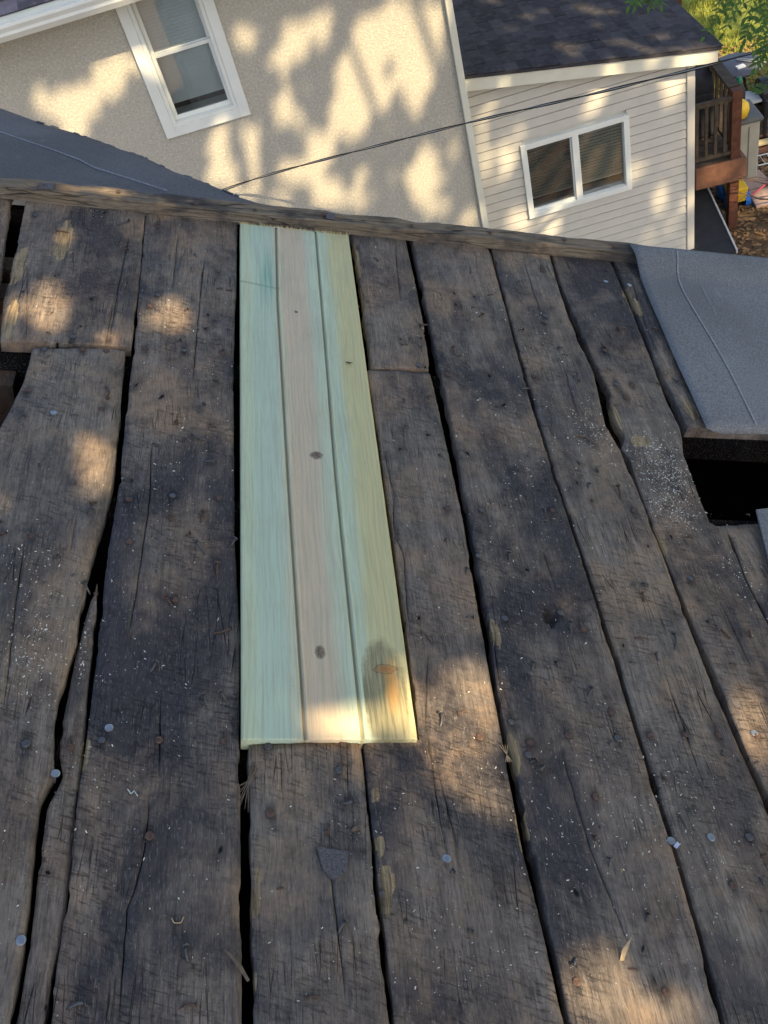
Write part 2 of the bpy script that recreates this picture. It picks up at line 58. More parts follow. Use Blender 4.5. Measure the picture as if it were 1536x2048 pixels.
SUN_GAPS = [(0.274, 0.217, 22.404, -19.163, 10.964, 13.752, 0.044), (0.445, 0.541, 19.014, -15.169, 8.296, 11.558, 0.054), (0.586, 0.671, 57.167, -46.677, 11.994, 17.668, 0.025), (0.609, 0.401, 16.094, -15.44, 12.658, 17.546, 0.046), (0.475, 0.415, 28.444, -24.845, 26.306, 35.754, 0.024), (0.383, 0.572, 51.021, -38.329, 14.867, 20.647, 0.025), (0.412, -0.389, 10.727, -16.861, 11.705, 13.249, 0.054), (0.338, -0.42, 14.145, -21.842, 22.834, 25.361, 0.034), (0.356, -0.385, 20.472, -30.784, 16.552, 18.57, 0.034), (0.358, -0.447, 19.912, -32.154, 21.061, 23.354, 0.03), (0.227, -0.248, 13.82, -16.394, 63.414, 71.457, 0.022), (0.264, -0.294, 15.365, -19.635, 29.778, 33.468, 0.03), (0.352, -0.328, 27.982, -39.521, 15.781, 17.894, 0.03), (0.331, -0.353, 30.366, -43.334, 24.95, 28.041, 0.023), (0.241, -0.349, 66.607, -88.397, 42.086, 46.592, 0.012), (0.33, -0.502, 33.338, -56.342, 22.835, 24.926, 0.022), (0.226, -0.677, 12.17, -24.298, 24.475, 25.372, 0.033), (0.277, -0.672, 34.632, -71.456, 28.555, 29.902, 0.018), (0.275, -0.731, 10.075, -22.85, 29.211, 30.246, 0.032), (0.243, -0.656, 20.028, -39.206, 33.267, 34.731, 0.022), (0.258, -0.702, 25.366, -54.059, 24.998, 25.944, 0.022), (0.724, -0.665, 24.394, -66.785, 22.569, 25.545, 0.022), (0.661, -0.702, 22.678, -63.565, 24.692, 27.47, 0.021), (0.708, -0.707, 19.003, -55.214, 18.911, 21.181, 0.026), (0.668, -0.426, 23.249, -44.85, 56.211, 65.987, 0.016), (0.72, 0.767, 10.441, -8.807, 31.2, 48.157, 0.036), (0.762, 0.72, 23.837, -21.066, 22.396, 34.388, 0.028), (0.812, 0.635, 34.532, -32.741, 32.303, 48.973, 0.019), (1.423, 0.054, 12.277, -22.146, 36.557, 53.293, 0.026), (1.543, -0.055, 11.025, -22.68, 47.043, 68.186, 0.023), (0.313, -0.459, 27.652, -43.856, 40.185, 44.101, 0.018), (0.3, -0.762, 22.857, -55.885, 51.111, 52.862, 0.016), (0.131, 0.255, 79.937, -59.361, 8.62, 10.627, 0.027), (0.273, -0.694, 30.085, -64.118, 49.246, 51.321, 0.015), (3.291, 3.98, 4.123, -3.145, 8.685, 12.116, 0.114), (3.357, 3.78, 7.102, -5.182, 4.248, 5.897, 0.125), (3.727, 3.816, 5.674, -3.845, 4.946, 6.934, 0.131), (3.473, 3.866, 4.7, -3.392, 6.217, 8.679, 0.127), (3.854, 3.854, 8.933, -5.915, 11.283, 15.883, 0.069), (4.035, 3.742, 11.056, -6.898, 16.069, 22.634, 0.053), (4.053, 3.649, 14.146, -8.667, 10.091, 14.176, 0.059), (4.218, 3.675, 11.234, -6.633, 22.65, 31.969, 0.044), (4.302, 3.693, 17.05, -9.88, 22.955, 32.481, 0.036), (4.805, 3.322, 11.675, -5.582, 8.748, 12.372, 0.072), (5.158, 3.057, 7.12, -2.939, 5.03, 7.111, 0.124), (5.002, 3.022, 8.049, -3.477, 9.143, 12.865, 0.086), (5.363, 2.99, 9.887, -3.771, 6.336, 8.979, 0.094), (4.939, 2.764, 9.242, -3.933, 6.937, 9.667, 0.093), (4.994, 2.636, 12.653, -5.207, 12.722, 17.68, 0.059), (5.654, 2.575, 5.687, -1.843, 2.465, 3.47, 0.203), (5.908, 2.59, 4.449, -1.299, 3.775, 5.347, 0.187), (5.99, 2.236, 4.826, -1.3, 4.265, 5.986, 0.17), (6.139, 2.459, 5.641, -1.456, 4.519, 6.408, 0.153), (5.414, 2.352, 4.91, -1.693, 4.095, 5.693, 0.169), (5.611, 2.369, 5.276, -1.694, 4.195, 5.862, 0.162), (6.187, 2.296, 12.429, -3.071, 5.49, 7.752, 0.094), (4.356, 2.917, 8.785, -4.499, 5.041, 6.965, 0.109), (4.292, 2.74, 6.306, -3.208, 9.636, 13.221, 0.094), (4.609, 2.806, 12.31, -5.803, 11.196, 15.507, 0.063), (5.112, 2.332, 7.13, -2.719, 4.923, 6.795, 0.127), (4.902, 2.314, 4.327, -1.759, 6.38, 8.759, 0.143), (5.095, 2.017, 5.706, -2.106, 5.165, 7.057, 0.14), (4.681, 2.28, 9.51, -4.109, 11.565, 15.782, 0.071), (5.394, 1.929, 14.211, -4.689, 10.422, 14.296, 0.063), (5.302, 1.805, 6.493, -2.181, 11.366, 15.5, 0.089), (5.981, 1.657, 10.315, -2.606, 9.514, 13.113, 0.079), (5.656, 1.726, 20.093, -5.868, 18.557, 25.447, 0.04), (5.94, 1.296, 8.292, -2.049, 9.901, 13.485, 0.087), (6.187, 1.554, 17.411, -3.941, 10.599, 14.629, 0.058), (6.216, 0.967, 9.037, -1.891, 12.376, 16.793, 0.076), (6.049, 1.439, 16.995, -4.06, 18.397, 25.226, 0.045), (4.411, 2.498, 6.267, -2.996, 13.334, 18.207, 0.081), (3.505, 3.2, 9.013, -5.863, 9.617, 13.147, 0.076), (5.358, 2.978, 10.859, -4.142, 11.312, 16.023, 0.067), (5.458, 2.615, 8.852, -3.106, 7.144, 10.025, 0.095), (7.683, 1.146, 18.211, -1.459, 5.801, 8.12, 0.08), (7.631, 1.071, 20.237, -1.716, 8.201, 11.44, 0.064), (8.298, 0.744, 9.307, -0.143, 4.425, 6.2, 0.131), (8.351, 0.798, 12.102, -0.122, 7.583, 10.653, 0.088), (8.486, 0.738, 21.358, 0.074, 4.505, 6.336, 0.086), (8.492, 0.279, 20.427, 0.08, 4.725, 6.559, 0.087), (6.95, 1.312, 14.053, -2.239, 14.305, 19.812, 0.057), (6.805, 1.198, 12.569, -2.169, 5.365, 7.383, 0.098), (6.864, 0.643, 8.026, -1.262, 7.11, 9.64, 0.108), (7.135, 0.398, 8.061, -1.026, 7.89, 10.685, 0.103), (7.954, 0.3, 19.438, -0.926, 9.575, 13.154, 0.061), (8.188, -0.13, 19.108, -0.463, 8.017, 10.933, 0.069), (8.255, -0.415, 30.003, -0.527, 8.82, 11.949, 0.052), (8.057, -0.39, 14.759, -0.523, 15.172, 20.485, 0.057), (8.491, -0.721, 18.635, 0.065, 12.027, 16.234, 0.058), (6.647, 1.53, 25.506, -4.999, 4.845, 6.71, 0.072), (6.65, 1.291, 24.979, -4.765, 5.364, 7.378, 0.069), (7.287, 0.827, 10.921, -1.283, 11.391, 15.666, 0.073), (7.887, 1.409, 171.949, -10.404, 159.424, 225.81, 0.005), (7.547, 1.055, 20.038, -1.871, 14.544, 20.245, 0.048), (8.192, 0.947, 21.166, -0.56, 19.03, 26.762, 0.042), (7.301, 0.521, 14.907, -1.679, 9.322, 12.712, 0.07), (7.399, 0.514, 15.037, -1.548, 16.396, 22.401, 0.053), (6.775, 1.703, 19.68, -3.651, 7.544, 10.531, 0.065), (7.955, 2.265, 7.812, -13.226, 12.144, 11.881, 0.063), (8.247, 1.687, 13.082, -24.813, 10.483, 10.3, 0.05), (8.602, 1.72, 8.429, -16.38, 8.632, 8.43, 0.069), (8.404, 1.152, 5.054, -10.624, 10.979, 10.85, 0.076), (8.885, 1.298, 10.755, -22.93, 15.445, 15.115, 0.044), (8.194, 2.189, 13.328, -23.293, 14.966, 14.605, 0.043), (8.034, 2.702, 7.812, -12.514, 14.369, 13.949, 0.059), (9.022, 1.511, 12.038, -25.038, 14.876, 14.48, 0.043), (9.167, -0.309, 8.457, 0.184, 14.555, 18.478, 0.081), (9.075, -0.283, 13.64, 0.19, 17.345, 22.005, 0.058), (9.311, 0.055, 38.566, 1.363, 8.599, 10.995, 0.049), (9.319, -0.163, 37.832, 1.337, 18.183, 23.175, 0.034), (9.328, 0.186, 46.946, 1.748, 32.099, 41.131, 0.023), (9.139, -0.066, 28.03, 0.556, 12.943, 16.487, 0.047), (9.29, -0.638, 36.144, 1.138, 9.366, 11.849, 0.049), (9.403, -0.61, 27.517, 1.13, 12.228, 15.497, 0.049), (9.026, 0.023, 27.886, 0.278, 30.148, 38.401, 0.031), (9.654, -0.937, 8.049, -16.938, 8.285, 6.016, 0.073), (9.384, -1.209, 7.025, -15.062, 10.789, 8.079, 0.068), (10.018, -0.938, 5.921, -12.734, 4.038, 2.861, 0.121), (9.7, -0.663, 15.995, -32.623, 13.477, 9.629, 0.041), (9.278, -1.067, 12.339, -25.803, 14.301, 10.709, 0.045), (9.465, -0.677, 12.158, -24.488, 5.832, 4.235, 0.072), (14.23, 1.755, 3.779, -7.563, 4.523, 2.029, 0.155), (13.678, 1.224, 3.536, -7.258, 4.791, 2.314, 0.153), (14.082, 1.105, 3.823, -8.096, 2.83, 1.324, 0.189), (13.332, 0.574, 4.957, -10.695, 3.803, 1.949, 0.141), (12.771, 1.026, 10.116, -20.249, 6.078, 3.203, 0.08), (14.082, 1.485, 3.812, -7.775, 3.962, 1.824, 0.163), (13.342, 0.877, 3.958, -8.278, 4.261, 2.153, 0.151), (13.848, 0.873, 4.832, -10.362, 3.64, 1.758, 0.147), (13.176, 1.041, 5.682, -11.589, 4.246, 2.161, 0.128)]

# ---------------------------------------------------------------- helpers
def tag(o, label=None, cat=None, group=None, kind=None):
    if label: o['label'] = label
    if cat: o['category'] = cat
    if group: o['group'] = group
    if kind: o['kind'] = kind
    return o
def empty(name, loc=(0, 0, 0), rz=0, mw=None):
    o = bpy.data.objects.new(name, None); S.collection.objects.link(o); o.empty_display_size = .1
    if mw is not None: o.matrix_world = mw
    else: o.location = loc; o.rotation_euler = (0, 0, rz)
    return o
def link(name, me, parent=None, mats=None):
    if mats: 
        for m in mats: me.materials.append(m)
    o = bpy.data.objects.new(name, me); S.collection.objects.link(o)
    if parent: o.parent = parent
    return o
class MB:
    def __init__(s, off=(0, 0, 0)): s.v = []; s.f = []; s.m = []; s.o = Vec(off); s.sm = False
    def add(s, vs, fs, mi=0):
        n = len(s.v); s.v += [tuple(Vec(v)-s.o) for v in vs]; s.f += [tuple(i+n for i in f) for f in fs]; s.m += [mi]*len(fs); return s
    def box(s, x0, x1, y0, y1, z0, z1, mi=0, mw=None):
        vs = [Vec((x, y, z)) for z in (z0, z1) for x, y in ((x0, y0), (x1, y0), (x1, y1), (x0, y1))]
        if mw is not None: vs = [mw @ v for v in vs]
        return s.add(vs, [(3, 2, 1, 0), (4, 5, 6, 7), (0, 1, 5, 4), (1, 2, 6, 5), (2, 3, 7, 6), (3, 0, 4, 7)], mi)
    def hexa(s, a, b, mi=0):   # a, b: two quads (4 points each), joined
        return s.add(list(a)+list(b), [(3, 2, 1, 0), (4, 5, 6, 7), (0, 1, 5, 4), (1, 2, 6, 5), (2, 3, 7, 6), (3, 0, 4, 7)], mi)
    def tube(s, pts, rs, n=6, mi=0, cap=True):
        pts = [Vec(p) for p in pts]
        if not isinstance(rs, (list, tuple)): rs = [rs]*len(pts)
        V = []; F = []
        for i, p in enumerate(pts):
            t = (pts[min(i+1, len(pts)-1)]-pts[max(i-1, 0)]).normalized()
            a = t.cross(Vec((.13, .2, 1))) 
            if a.length < .1: a = t.cross(Vec((1, 0, 0)))
            a.normalize(); b = t.cross(a)
            for k in range(n): V.append(p+(a*cos(2*pi*k/n)+b*sin(2*pi*k/n))*rs[i])
        for i in range(len(pts)-1):
            for k in range(n): F.append((i*n+k, i*n+(k+1) % n, (i+1)*n+(k+1) % n, (i+1)*n+k))
        if cap: F += [tuple(range(n-1, -1, -1)), tuple((len(pts)-1)*n+k for k in range(n))]
        return s.add(V, F, mi)
    def disc(s, c, r, h, n=12, mi=0, nz=0.8):   # flat drum with a slight dome
        c = Vec(c); V = []; F = []
        for z, k in ((-h, 1), (0, 1), (h*.6, nz), ):
            for i in range(n): V.append(c+Vec((cos(2*pi*i/n)*r*k, sin(2*pi*i/n)*r*k, z)))
        for j in range(2):
            for i in range(n): F.append((j*n+i, j*n+(i+1) % n, (j+1)*n+(i+1) % n, (j+1)*n+i))
        F.append(tuple(2*n+i for i in range(n))); return s.add(V, F, mi)
    def mesh(s, smooth=False):
        me = bpy.data.meshes.new('m'); me.from_pydata(s.v, [], s.f); me.update()
        me.polygons.foreach_set('material_index', s.m)
        if smooth or s.sm: me.polygons.foreach_set('use_smooth', [True]*len(s.f))
        return me
    def build(s, name, mats, parent=None, smooth=False, bevel=0):
        me = s.mesh(smooth); me.name = name
        o = link(name, me, parent, mats if isinstance(mats, list) else [mats])
        if bevel:
            b = o.modifiers.new('b', 'BEVEL'); b.width = bevel; b.segments = 2; b.limit_method = 'ANGLE'
        return o

# ---------------------------------------------------------------- materials
class NT:
    def __init__(s, name, rough=.8, spec=.3):
        s.m = bpy.data.materials.new(name); s.m.use_nodes = True; s.t = s.m.node_tree; s.b = s.t.nodes['Principled BSDF']
        s.b.inputs['Roughness'].default_value = rough; s.b.inputs['Specular IOR Level'].default_value = spec
    def n(s, ty, **k):
        nd = s.t.nodes.new('ShaderNode'+ty)
        for a, v in k.items(): setattr(nd, a, v)
        return nd
    def l(s, a, b): s.t.links.new(a, b)
    def setin(s, sock, v):
        if isinstance(v, bpy.types.NodeSocket): s.l(v, sock)
        elif isinstance(v, tuple) and len(v) == 3 and sock.type == 'RGBA': sock.default_value = (*v, 1)
        else: sock.default_value = v
    def coord(s, rnd=True, obj='Object'):
        tc = s.n('TexCoord'); out = tc.outputs[obj]
        if rnd:
            oi = s.n('ObjectInfo'); m = s.n('VectorMath', operation='MULTIPLY_ADD')
            cb = s.n('CombineXYZ'); s.l(oi.outputs['Random'], cb.inputs[0]); s.l(oi.outputs['Random'], cb.inputs[2])
            m.inputs[1].default_value = (37, 11, 53); s.l(cb.outputs[0], m.inputs[0]); s.l(out, m.inputs[2]); out = m.outputs[0]
        return out
    def scale(s, v, k):
        m = s.n('VectorMath', operation='MULTIPLY'); s.l(v, m.inputs[0]); m.inputs[1].default_value = k; return m.outputs[0]
    def add(s, v, w):
        m = s.n('VectorMath', operation='ADD'); s.l(v, m.inputs[0]); s.setin(m.inputs[1], w); return m.outputs[0]
    def noise(s, v, sc, det=4, ro=.55, dist=0, col=False):
        x = s.n('TexNoise'); s.l(v, x.inputs['Vector']); x.inputs['Scale'].default_value = sc; x.inputs['Detail'].default_value = det
        x.inputs['Roughness'].default_value = ro; x.inputs['Distortion'].default_value = dist; return x.outputs['Color' if col else 'Fac']
    def vor(s, v, sc, feat='F1', out='Distance', r=1):
        x = s.n('TexVoronoi', feature=feat); s.l(v, x.inputs['Vector']); x.inputs['Scale'].default_value = sc; x.inputs['Randomness'].default_value = r; return x.outputs[out]
    def wave(s, v, sc, dist=2, det=2, dsc=1, dirn='X', prof='SIN'):
        x = s.n('TexWave', bands_direction=dirn, wave_profile=prof); s.l(v, x.inputs['Vector']); x.inputs['Scale'].default_value = sc
        x.inputs['Distortion'].default_value = dist; x.inputs['Detail'].default_value = det; x.inputs['Detail Scale'].default_value = dsc; return x.outputs['Fac']
    def ramp(s, v, stops, interp='LINEAR'):
        r = s.n('ValToRGB'); r.color_ramp.interpolation = interp; e = r.color_ramp.elements
        while len(e) < len(stops): e.new(.5)
        for i, (p, c) in enumerate(stops):
            e[i].position = p; e[i].color = (*c, 1) if isinstance(c, tuple) else (c, c, c, 1)
        s.l(v, r.inputs[0]); return r.outputs[0]
    def mix(s, f, a, b, mode='MIX'):
        x = s.n('Mix', data_type='RGBA', blend_type=mode); s.setin(x.inputs[0], f); s.setin(x.inputs[6], a); s.setin(x.inputs[7], b); return x.outputs[2]
    def math(s, op, a, b=0.0, c=None):
        x = s.n('Math', operation=op); s.setin(x.inputs[0], a); s.setin(x.inputs[1], b)
        if c is not None: s.setin(x.inputs[2], c)
        return x.outputs[0]
    def attr(s, nm): x = s.n('Attribute', attribute_name=nm); return x.outputs['Fac']
    def fin(s, col=None, bump=None, dist=.002, strength=1, rough=None):
        if col is not None: s.setin(s.b.inputs['Base Color'], col)
        if rough is not None: s.setin(s.b.inputs['Roughness'], rough)
        if bump is not None:
            b = s.n('Bump'); b.inputs['Distance'].default_value = dist; b.inputs['Strength'].default_value = strength; s.l(bump, b.inputs['Height']); s.l(b.outputs[0], s.b.inputs['Normal'])
        return s.m
def plain(name, col, rough=.6, var=.12, sc=20, spec=.3, metal=0, bump=0):
    n = NT(name, rough, spec); v = n.coord(); f = n.noise(v, sc, 5)
    lo = tuple(c*(1-var) for c in col); hi = tuple(min(1, c*(1+var)) for c in col)
    n.b.inputs['Metallic'].default_value = metal
    return n.fin(n.ramp(f, [(.3, lo), (.7, hi)]), f if bump else None, bump or .001)

def old_wood(name, light, mid, dark, stain_amt=1.0, saw=1.0):
    n = NT(name, .82, .25); v = n.coord()
    warp = n.noise(v, 3, 3, col=True); vw = n.add(v, n.scale(warp, (.03, .0, 0)))
    grain = n.noise(n.scale(vw, (1, .045, 1)), 170, 5, .65)
    fib = n.noise(n.scale(v, (1, .04, 1)), 620, 3, .6)
    blotch = n.noise(n.scale(v, (1, .6, 1)), 9, 8, .66, .4)
    big = n.noise(n.scale(v, (1, .45, 1)), 3.2, 5, .6)
    fine = n.noise(v, 260, 5, .7)
    # saw kerfs: arcs across the board
    sx = n.n('SeparateXYZ'); n.l(v, sx.inputs[0])
    yy = n.math('ADD', n.math('ADD', sx.outputs[1], n.math('MULTIPLY', n.math('SINE', n.math('MULTIPLY', sx.outputs[0], 9.0)), .022)), n.math('MULTIPLY', sx.outputs[0], .24))
    cb = n.n('CombineXYZ'); n.l(yy, cb.inputs[0]); n.l(n.math('MULTIPLY', sx.outputs[0], .15), cb.inputs[1])
    kerf = n.noise(cb.outputs[0], 230, 6, .8)
    km = n.ramp(n.noise(v, 5.5, 4, .6), [(.38, 0.0), (.58, 1.0)])
    kd = n.math('MULTIPLY', n.ramp(kerf, [(.36, 1.0), (.46, 0.0)]), km)
    # fine checks (short cracks along the grain)
    ck = n.vor(n.scale(vw, (1, .05, 1)), 75, 'DISTANCE_TO_EDGE')
    ckm = n.math('MULTIPLY', n.ramp(ck, [(.0, 1.0), (.022, 0.0)]), n.ramp(n.noise(v, 11, 3), [(.54, 0.0), (.66, 1.0)]))
    # old nail holes
    hd = n.vor(n.add(n.scale(v, (1, .8, .01)), n.scale(n.noise(v, 2.5, 2, col=True), (.25, .25, 0))), 19); hole = n.ramp(hd, [(.04, 1.0), (.07, 0.0)]); halo = n.ramp(hd, [(.03, .8), (.3, 0.0)])
    base = n.mix(n.ramp(grain, [(.3, 0.0), (.72, 1.0)]), mid, light)
    base = n.mix(n.math('MULTIPLY', n.ramp(fib, [(.3, 1.0), (.55, 0.0)]), .45), base, dark)
    band = n.noise(n.scale(vw, (1, .03, 1)), 48, 4, .6); base = n.mix(n.math('MULTIPLY', n.ramp(band, [(.36, 1.0), (.52, 0.0)]), .5), base, tuple(c*.62 for c in mid)); base = n.mix(n.math('MULTIPLY', n.ramp(band, [(.54, 0.0), (.7, 1.0)]), .35), base, tuple(c*1.25 for c in light))
    brown = n.mix(n.ramp(n.noise(v, 6.5, 5, .6), [(.45, 0.0), (.7, 1.0)]), base, tuple(c*k for c, k in zip(light, (1.12, .92, .72))))
    st = n.math('MULTIPLY', n.ramp(n.math('ADD', n.math('MULTIPLY', blotch, .6), n.math('MULTIPLY', big, .4)), [(.45, 0.0), (.57, 1.0)]), (.84*stain_amt))
    c1 = n.mix(st, brown, (dark[0]*1.0, dark[1]*1.0, dark[2]*1.10))
    c1 = n.mix(n.math('MULTIPLY', n.attr('stain'), .85), c1, (.012, .013, .022))
    c1 = n.mix(n.math('MULTIPLY', halo, .55), c1, (.015, .016, .022))
    c2 = n.mix(n.math('MULTIPLY', kd, .34*saw), c1, (.022, .021, .024))
    c3 = n.mix(ckm, c2, (.01, .01, .01)); c3 = n.mix(hole, c3, (.004, .004, .005))
    sp = n.ramp(n.noise(n.scale(v, (1, .16, 1)), 640, 3, .6), [(.58, 0.0), (.66, 1.0)])
    c3 = n.mix(n.math('MULTIPLY', sp, .32), c3, (.40, .36, .31))
    pit = n.ramp(n.noise(n.scale(vw, (1, .09, 1)), 430, 4, .7), [(.38, 1.0), (.50, 0.0)])
    c3 = n.mix(n.math('MULTIPLY', pit, .40), c3, (.016, .016, .019))
    mott = n.noise(n.scale(v, (.55, 1, 1)), 60, 5, .7); c3 = n.mix(n.math('MULTIPLY', n.ramp(mott, [(.34, 1.0), (.50, 0.0)]), .25), c3, (.022, .022, .028))
    rawc = n.mix(n.ramp(n.noise(n.scale(vw, (1, .05, 1)), 260, 4, .7), [(.35, 0.0), (.62, 1.0)]), (.15, .10, .05), (.46, .35, .20))
    c4 = n.mix(n.ramp(n.math('ADD', n.attr('raw'), n.math('MULTIPLY', n.math('SUBTRACT', n.noise(n.scale(v, (1, .2, 1)), 130, 4, .7), .5), 1.5)), [(.42, 0.0), (.55, .9)]), c3, rawc)
    h = n.math('ADD', n.math('MULTIPLY', grain, .7), n.math('MULTIPLY', fine, .5))
    h = n.math('ADD', h, n.math('MULTIPLY', fib, .35)); h = n.math('SUBTRACT', h, n.math('MULTIPLY', kd, .6*saw)); h = n.math('SUBTRACT', h, n.math('MULTIPLY', ckm, 1.5)); h = n.math('SUBTRACT', h, n.math('MULTIPLY', hole, 2.0)); n.b.inputs['Specular IOR Level'].default_value = .25 if light[0] > .03 else 0.0
    return n.fin(c4, h, .0019, 1.0)
WOODS = [old_wood('weathered_wood_a', (.36, .288, .222), (.198, .160, .128), (.050, .046, .048)),
         old_wood('weathered_wood_b', (.33, .272, .218), (.184, .153, .126), (.046, .044, .047), 1.05, 1.25),
         old_wood('weathered_wood_c', (.375, .312, .244), (.213, .179, .146), (.056, .053, .055), .85, 1.0)]
M_beam = old_wood('weathered_edge_wood', (.30, .215, .13), (.15, .105, .065), (.04, .036, .034), .55, .4)
M_under = old_wood('attic_wood', (.16, .10, .06), (.08, .05, .03), (.02, .018, .016), .5, .3)
M_raft = old_wood('shade_black_rafter_wood', (.020, .016, .013), (.012, .010, .009), (.005, .005, .005), .5, .3)  # near-black colour paints in the deep shade below the boards
M_rust = plain('rusty_steel', (.12, .075, .058), .75, .5, 300, .4, .25, .0006)
M_dsteel = plain('old_dark_steel', (.12, .115, .115), .5, .3, 300, .5, .6, .0004)
M_zinc = plain('galvanised_steel', (.33, .36, .39), .42, .2, 200, .5, .7)

def felt_mat(name, a, b):
    n = NT(name, .9, .25); v = n.coord(False)
    g = n.noise(v, 330, 5, .85); g2 = n.vor(v, 600); big = n.noise(v, 3, 4, .55)
    c = n.mix(n.ramp(g, [(.35, 0.0), (.68, 1.0)]), a, b)
    c = n.mix(n.ramp(g2, [(.0, .5), (.25, 0.0)]), c, tuple(min(1, x*1.9) for x in b))
    c = n.mix(n.ramp(big, [(.35, .35), (.65, 0.0)]), c, tuple(x*.7 for x in a))
    c = n.mix(n.ramp(n.noise(n.scale(v, (1, .15, 1)), 30, 3), [(.66, 0.0), (.8, .25)]), c, tuple(min(1, x*1.6) for x in b))
    return n.fin(c, g, .0012, .8)
M_felt = felt_mat('grey_roofing_felt', (.105, .108, .112), (.40, .40, .40))
M_felt_dark = felt_mat('dark_roofing_felt', (.05, .048, .054), (.25, .24, .25))
M_chalk = plain('pale_print_line', (.33, .34, .36), .9, .3, 160)

def green_mat():
    n = NT('treated_pine', .62, .3); v = n.coord(False)
    t = n.attr('across'); vw = n.add(v, n.scale(n.noise(v, 4, 2, col=True), (.02, 0, 0)))
    wob = n.math('SUBTRACT', n.noise(n.scale(v, (.2, 1, 1)), 1.6, 2), .5)
    tt = n.math('ADD', t, n.math('MULTIPLY', wob, .12))
    tt = n.math('ADD', tt, n.math('MULTIPLY', n.math('SUBTRACT', n.noise(n.scale(vw, (1, .03, 1)), 90, 4, .7), .5), .10))
    tt = n.math('ADD', tt, n.math('MULTIPLY', n.math('SUBTRACT', n.noise(n.scale(v, (1, .5, 1)), 14, 4, .6), .5), .07))
    col = n.ramp(tt, [(.0, (0.652, 0.681, 0.423)), (.08, (0.619, 0.701, 0.469)), (.14, (0.555, 0.671, 0.496)), (.25, (0.566, 0.671, 0.496)), (.33, (0.663, 0.640, 0.441)), (.40, (0.727, 0.568, 0.386)), (.54, (0.685, 0.558, 0.386)), (.61, (0.619, 0.661, 0.469)), (.68, (0.619, 0.701, 0.486)), (.75, (0.587, 0.681, 0.486)), (.82, (0.674, 0.630, 0.323)), (.92, (0.685, 0.609, 0.304)), (1.0, (0.663, 0.609, 0.313))])
    grain = n.noise(n.scale(vw, (1, .016, 1)), 260, 5, .65)
    # growth rings: long cathedral lines that swerve round the knots
    kn = None; disp = None; amber = None
    sx = n.n('SeparateXYZ'); n.l(v, sx.inputs[0])
    def dist(cx, cy, ra, rb):
        dx = n.math('DIVIDE', n.math('SUBTRACT', sx.outputs[0], cx), ra); dy = n.math('DIVIDE', n.math('SUBTRACT', sx.outputs[1], cy), rb)
        return n.math('SQRT', n.math('ADD', n.math('MULTIPLY', dx, dx), n.math('MULTIPLY', dy, dy))), dx
    rn = n.math('MULTIPLY', n.math('SUBTRACT', n.noise(v, 95, 4, .7), .5), .9)
    for (cx, cy), ra, rb_ in ((GREEN_KNOTS[0], .0125, .0100), (GREEN_KNOTS[1], .0080, .0125), (GREEN_KNOTS[2], .0040, .005)):
        d, dx = dist(cx, cy, ra, rb_); k = n.ramp(n.math('ADD', d, rn), [(.55, 1.0), (.95, .55), (1.25, 0.0)])
        kn = k if kn is None else n.math('MAXIMUM', kn, k)
        g = n.math('MULTIPLY', dx, n.math('POWER', 2.718, n.math('MULTIPLY', n.math('MULTIPLY', d, d), -.10)))
        disp = n.math('MULTIPLY', g, .006) if disp is None else n.math('ADD', disp, n.math('MULTIPLY', g, .006))
    cb = n.n('CombineXYZ'); n.l(n.math('ADD', sx.outputs[0], disp), cb.inputs[0]); n.l(n.math('MULTIPLY', sx.outputs[1], .05), cb.inputs[1])
    rings = n.noise(n.add(cb.outputs[0], n.scale(n.noise(n.scale(v, (.5, 1, 1)), 5, 3, col=True), (.010, 0, 0))), 150, 2, .5)
    lines = n.ramp(rings, [(.44, 0.0), (.49, 1.0), (.51, 1.0), (.56, 0.0)])
    col = n.mix(n.math('MULTIPLY', n.ramp(grain, [(.38, 1.0), (.54, 0.0)]), .34), col, (.36, .36, .24))
    col = n.mix(n.math('MULTIPLY', lines, .15), col, (.40, .34, .22))
    # soft oval tan zone round the low right knot
    cx, cy = GREEN_KNOTS[3]; dz, _ = dist(cx-.004, cy-.045, .036, .105)
    zone = n.ramp(n.math('ADD', dz, n.math('MULTIPLY', rn, .35)), [(.80, 1.0), (1.02, 0.0)]); zone = n.math('MULTIPLY', zone, n.attr('tan_zone'))
    tz = n.mix(n.ramp(n.noise(n.scale(vw, (1, .03, 1)), 330, 3, .7), [(.42, 1.0), (.55, .2)]), (.46, .40, .22), (.22, .19, .10)); col = n.mix(n.math('MULTIPLY', zone, .9), col, tz)
    da, _ = dist(cx+.006, cy-.030, .013, .055); col = n.mix(n.ramp(n.math('ADD', da, n.math('MULTIPLY', rn, .8)), [(.35, .85), (1.05, 0.0)]), col, (.60, .33, .10))
    db, _ = dist(cx, cy, .016, .0075); col = n.mix(n.ramp(n.math('ADD', db, rn), [(.5, .9), (.9, .25), (1.1, 0.0)]), col, (.42, .20, .07))
    col = n.mix(n.ramp(n.math('ABSOLUTE', n.math('SUBTRACT', n.math('ADD', db, n.math('MULTIPLY', rn, 1.6)), .95)), [(0.0, .6), (.22, 0.0)]), col, (.13, .08, .04))
    kc = n.mix(n.ramp(n.noise(n.scale(v, (1, .6, 1)), 330, 4, .8), [(.35, 0.0), (.62, 1.0)]), (.07, .05, .04), (.30, .22, .15)); col = n.mix(kn, col, kc); col = n.mix(n.attr('knot'), col, (.24, .27, .19))
    spk = n.ramp(n.noise(v, 260, 2, .5), [(.68, 0.0), (.75, .7)]); spm = n.ramp(n.noise(v, 7, 3), [(.48, 0.0), (.60, 1.0)])
    col = n.mix(n.math('MULTIPLY', spk, spm), col, (.20, .19, .13))
    smud = n.ramp(n.noise(n.scale(v, (1, .5, 1)), 16, 5, .6), [(.52, 0.0), (.75, .35)]); col = n.mix(smud, col, (.43, .41, .29))
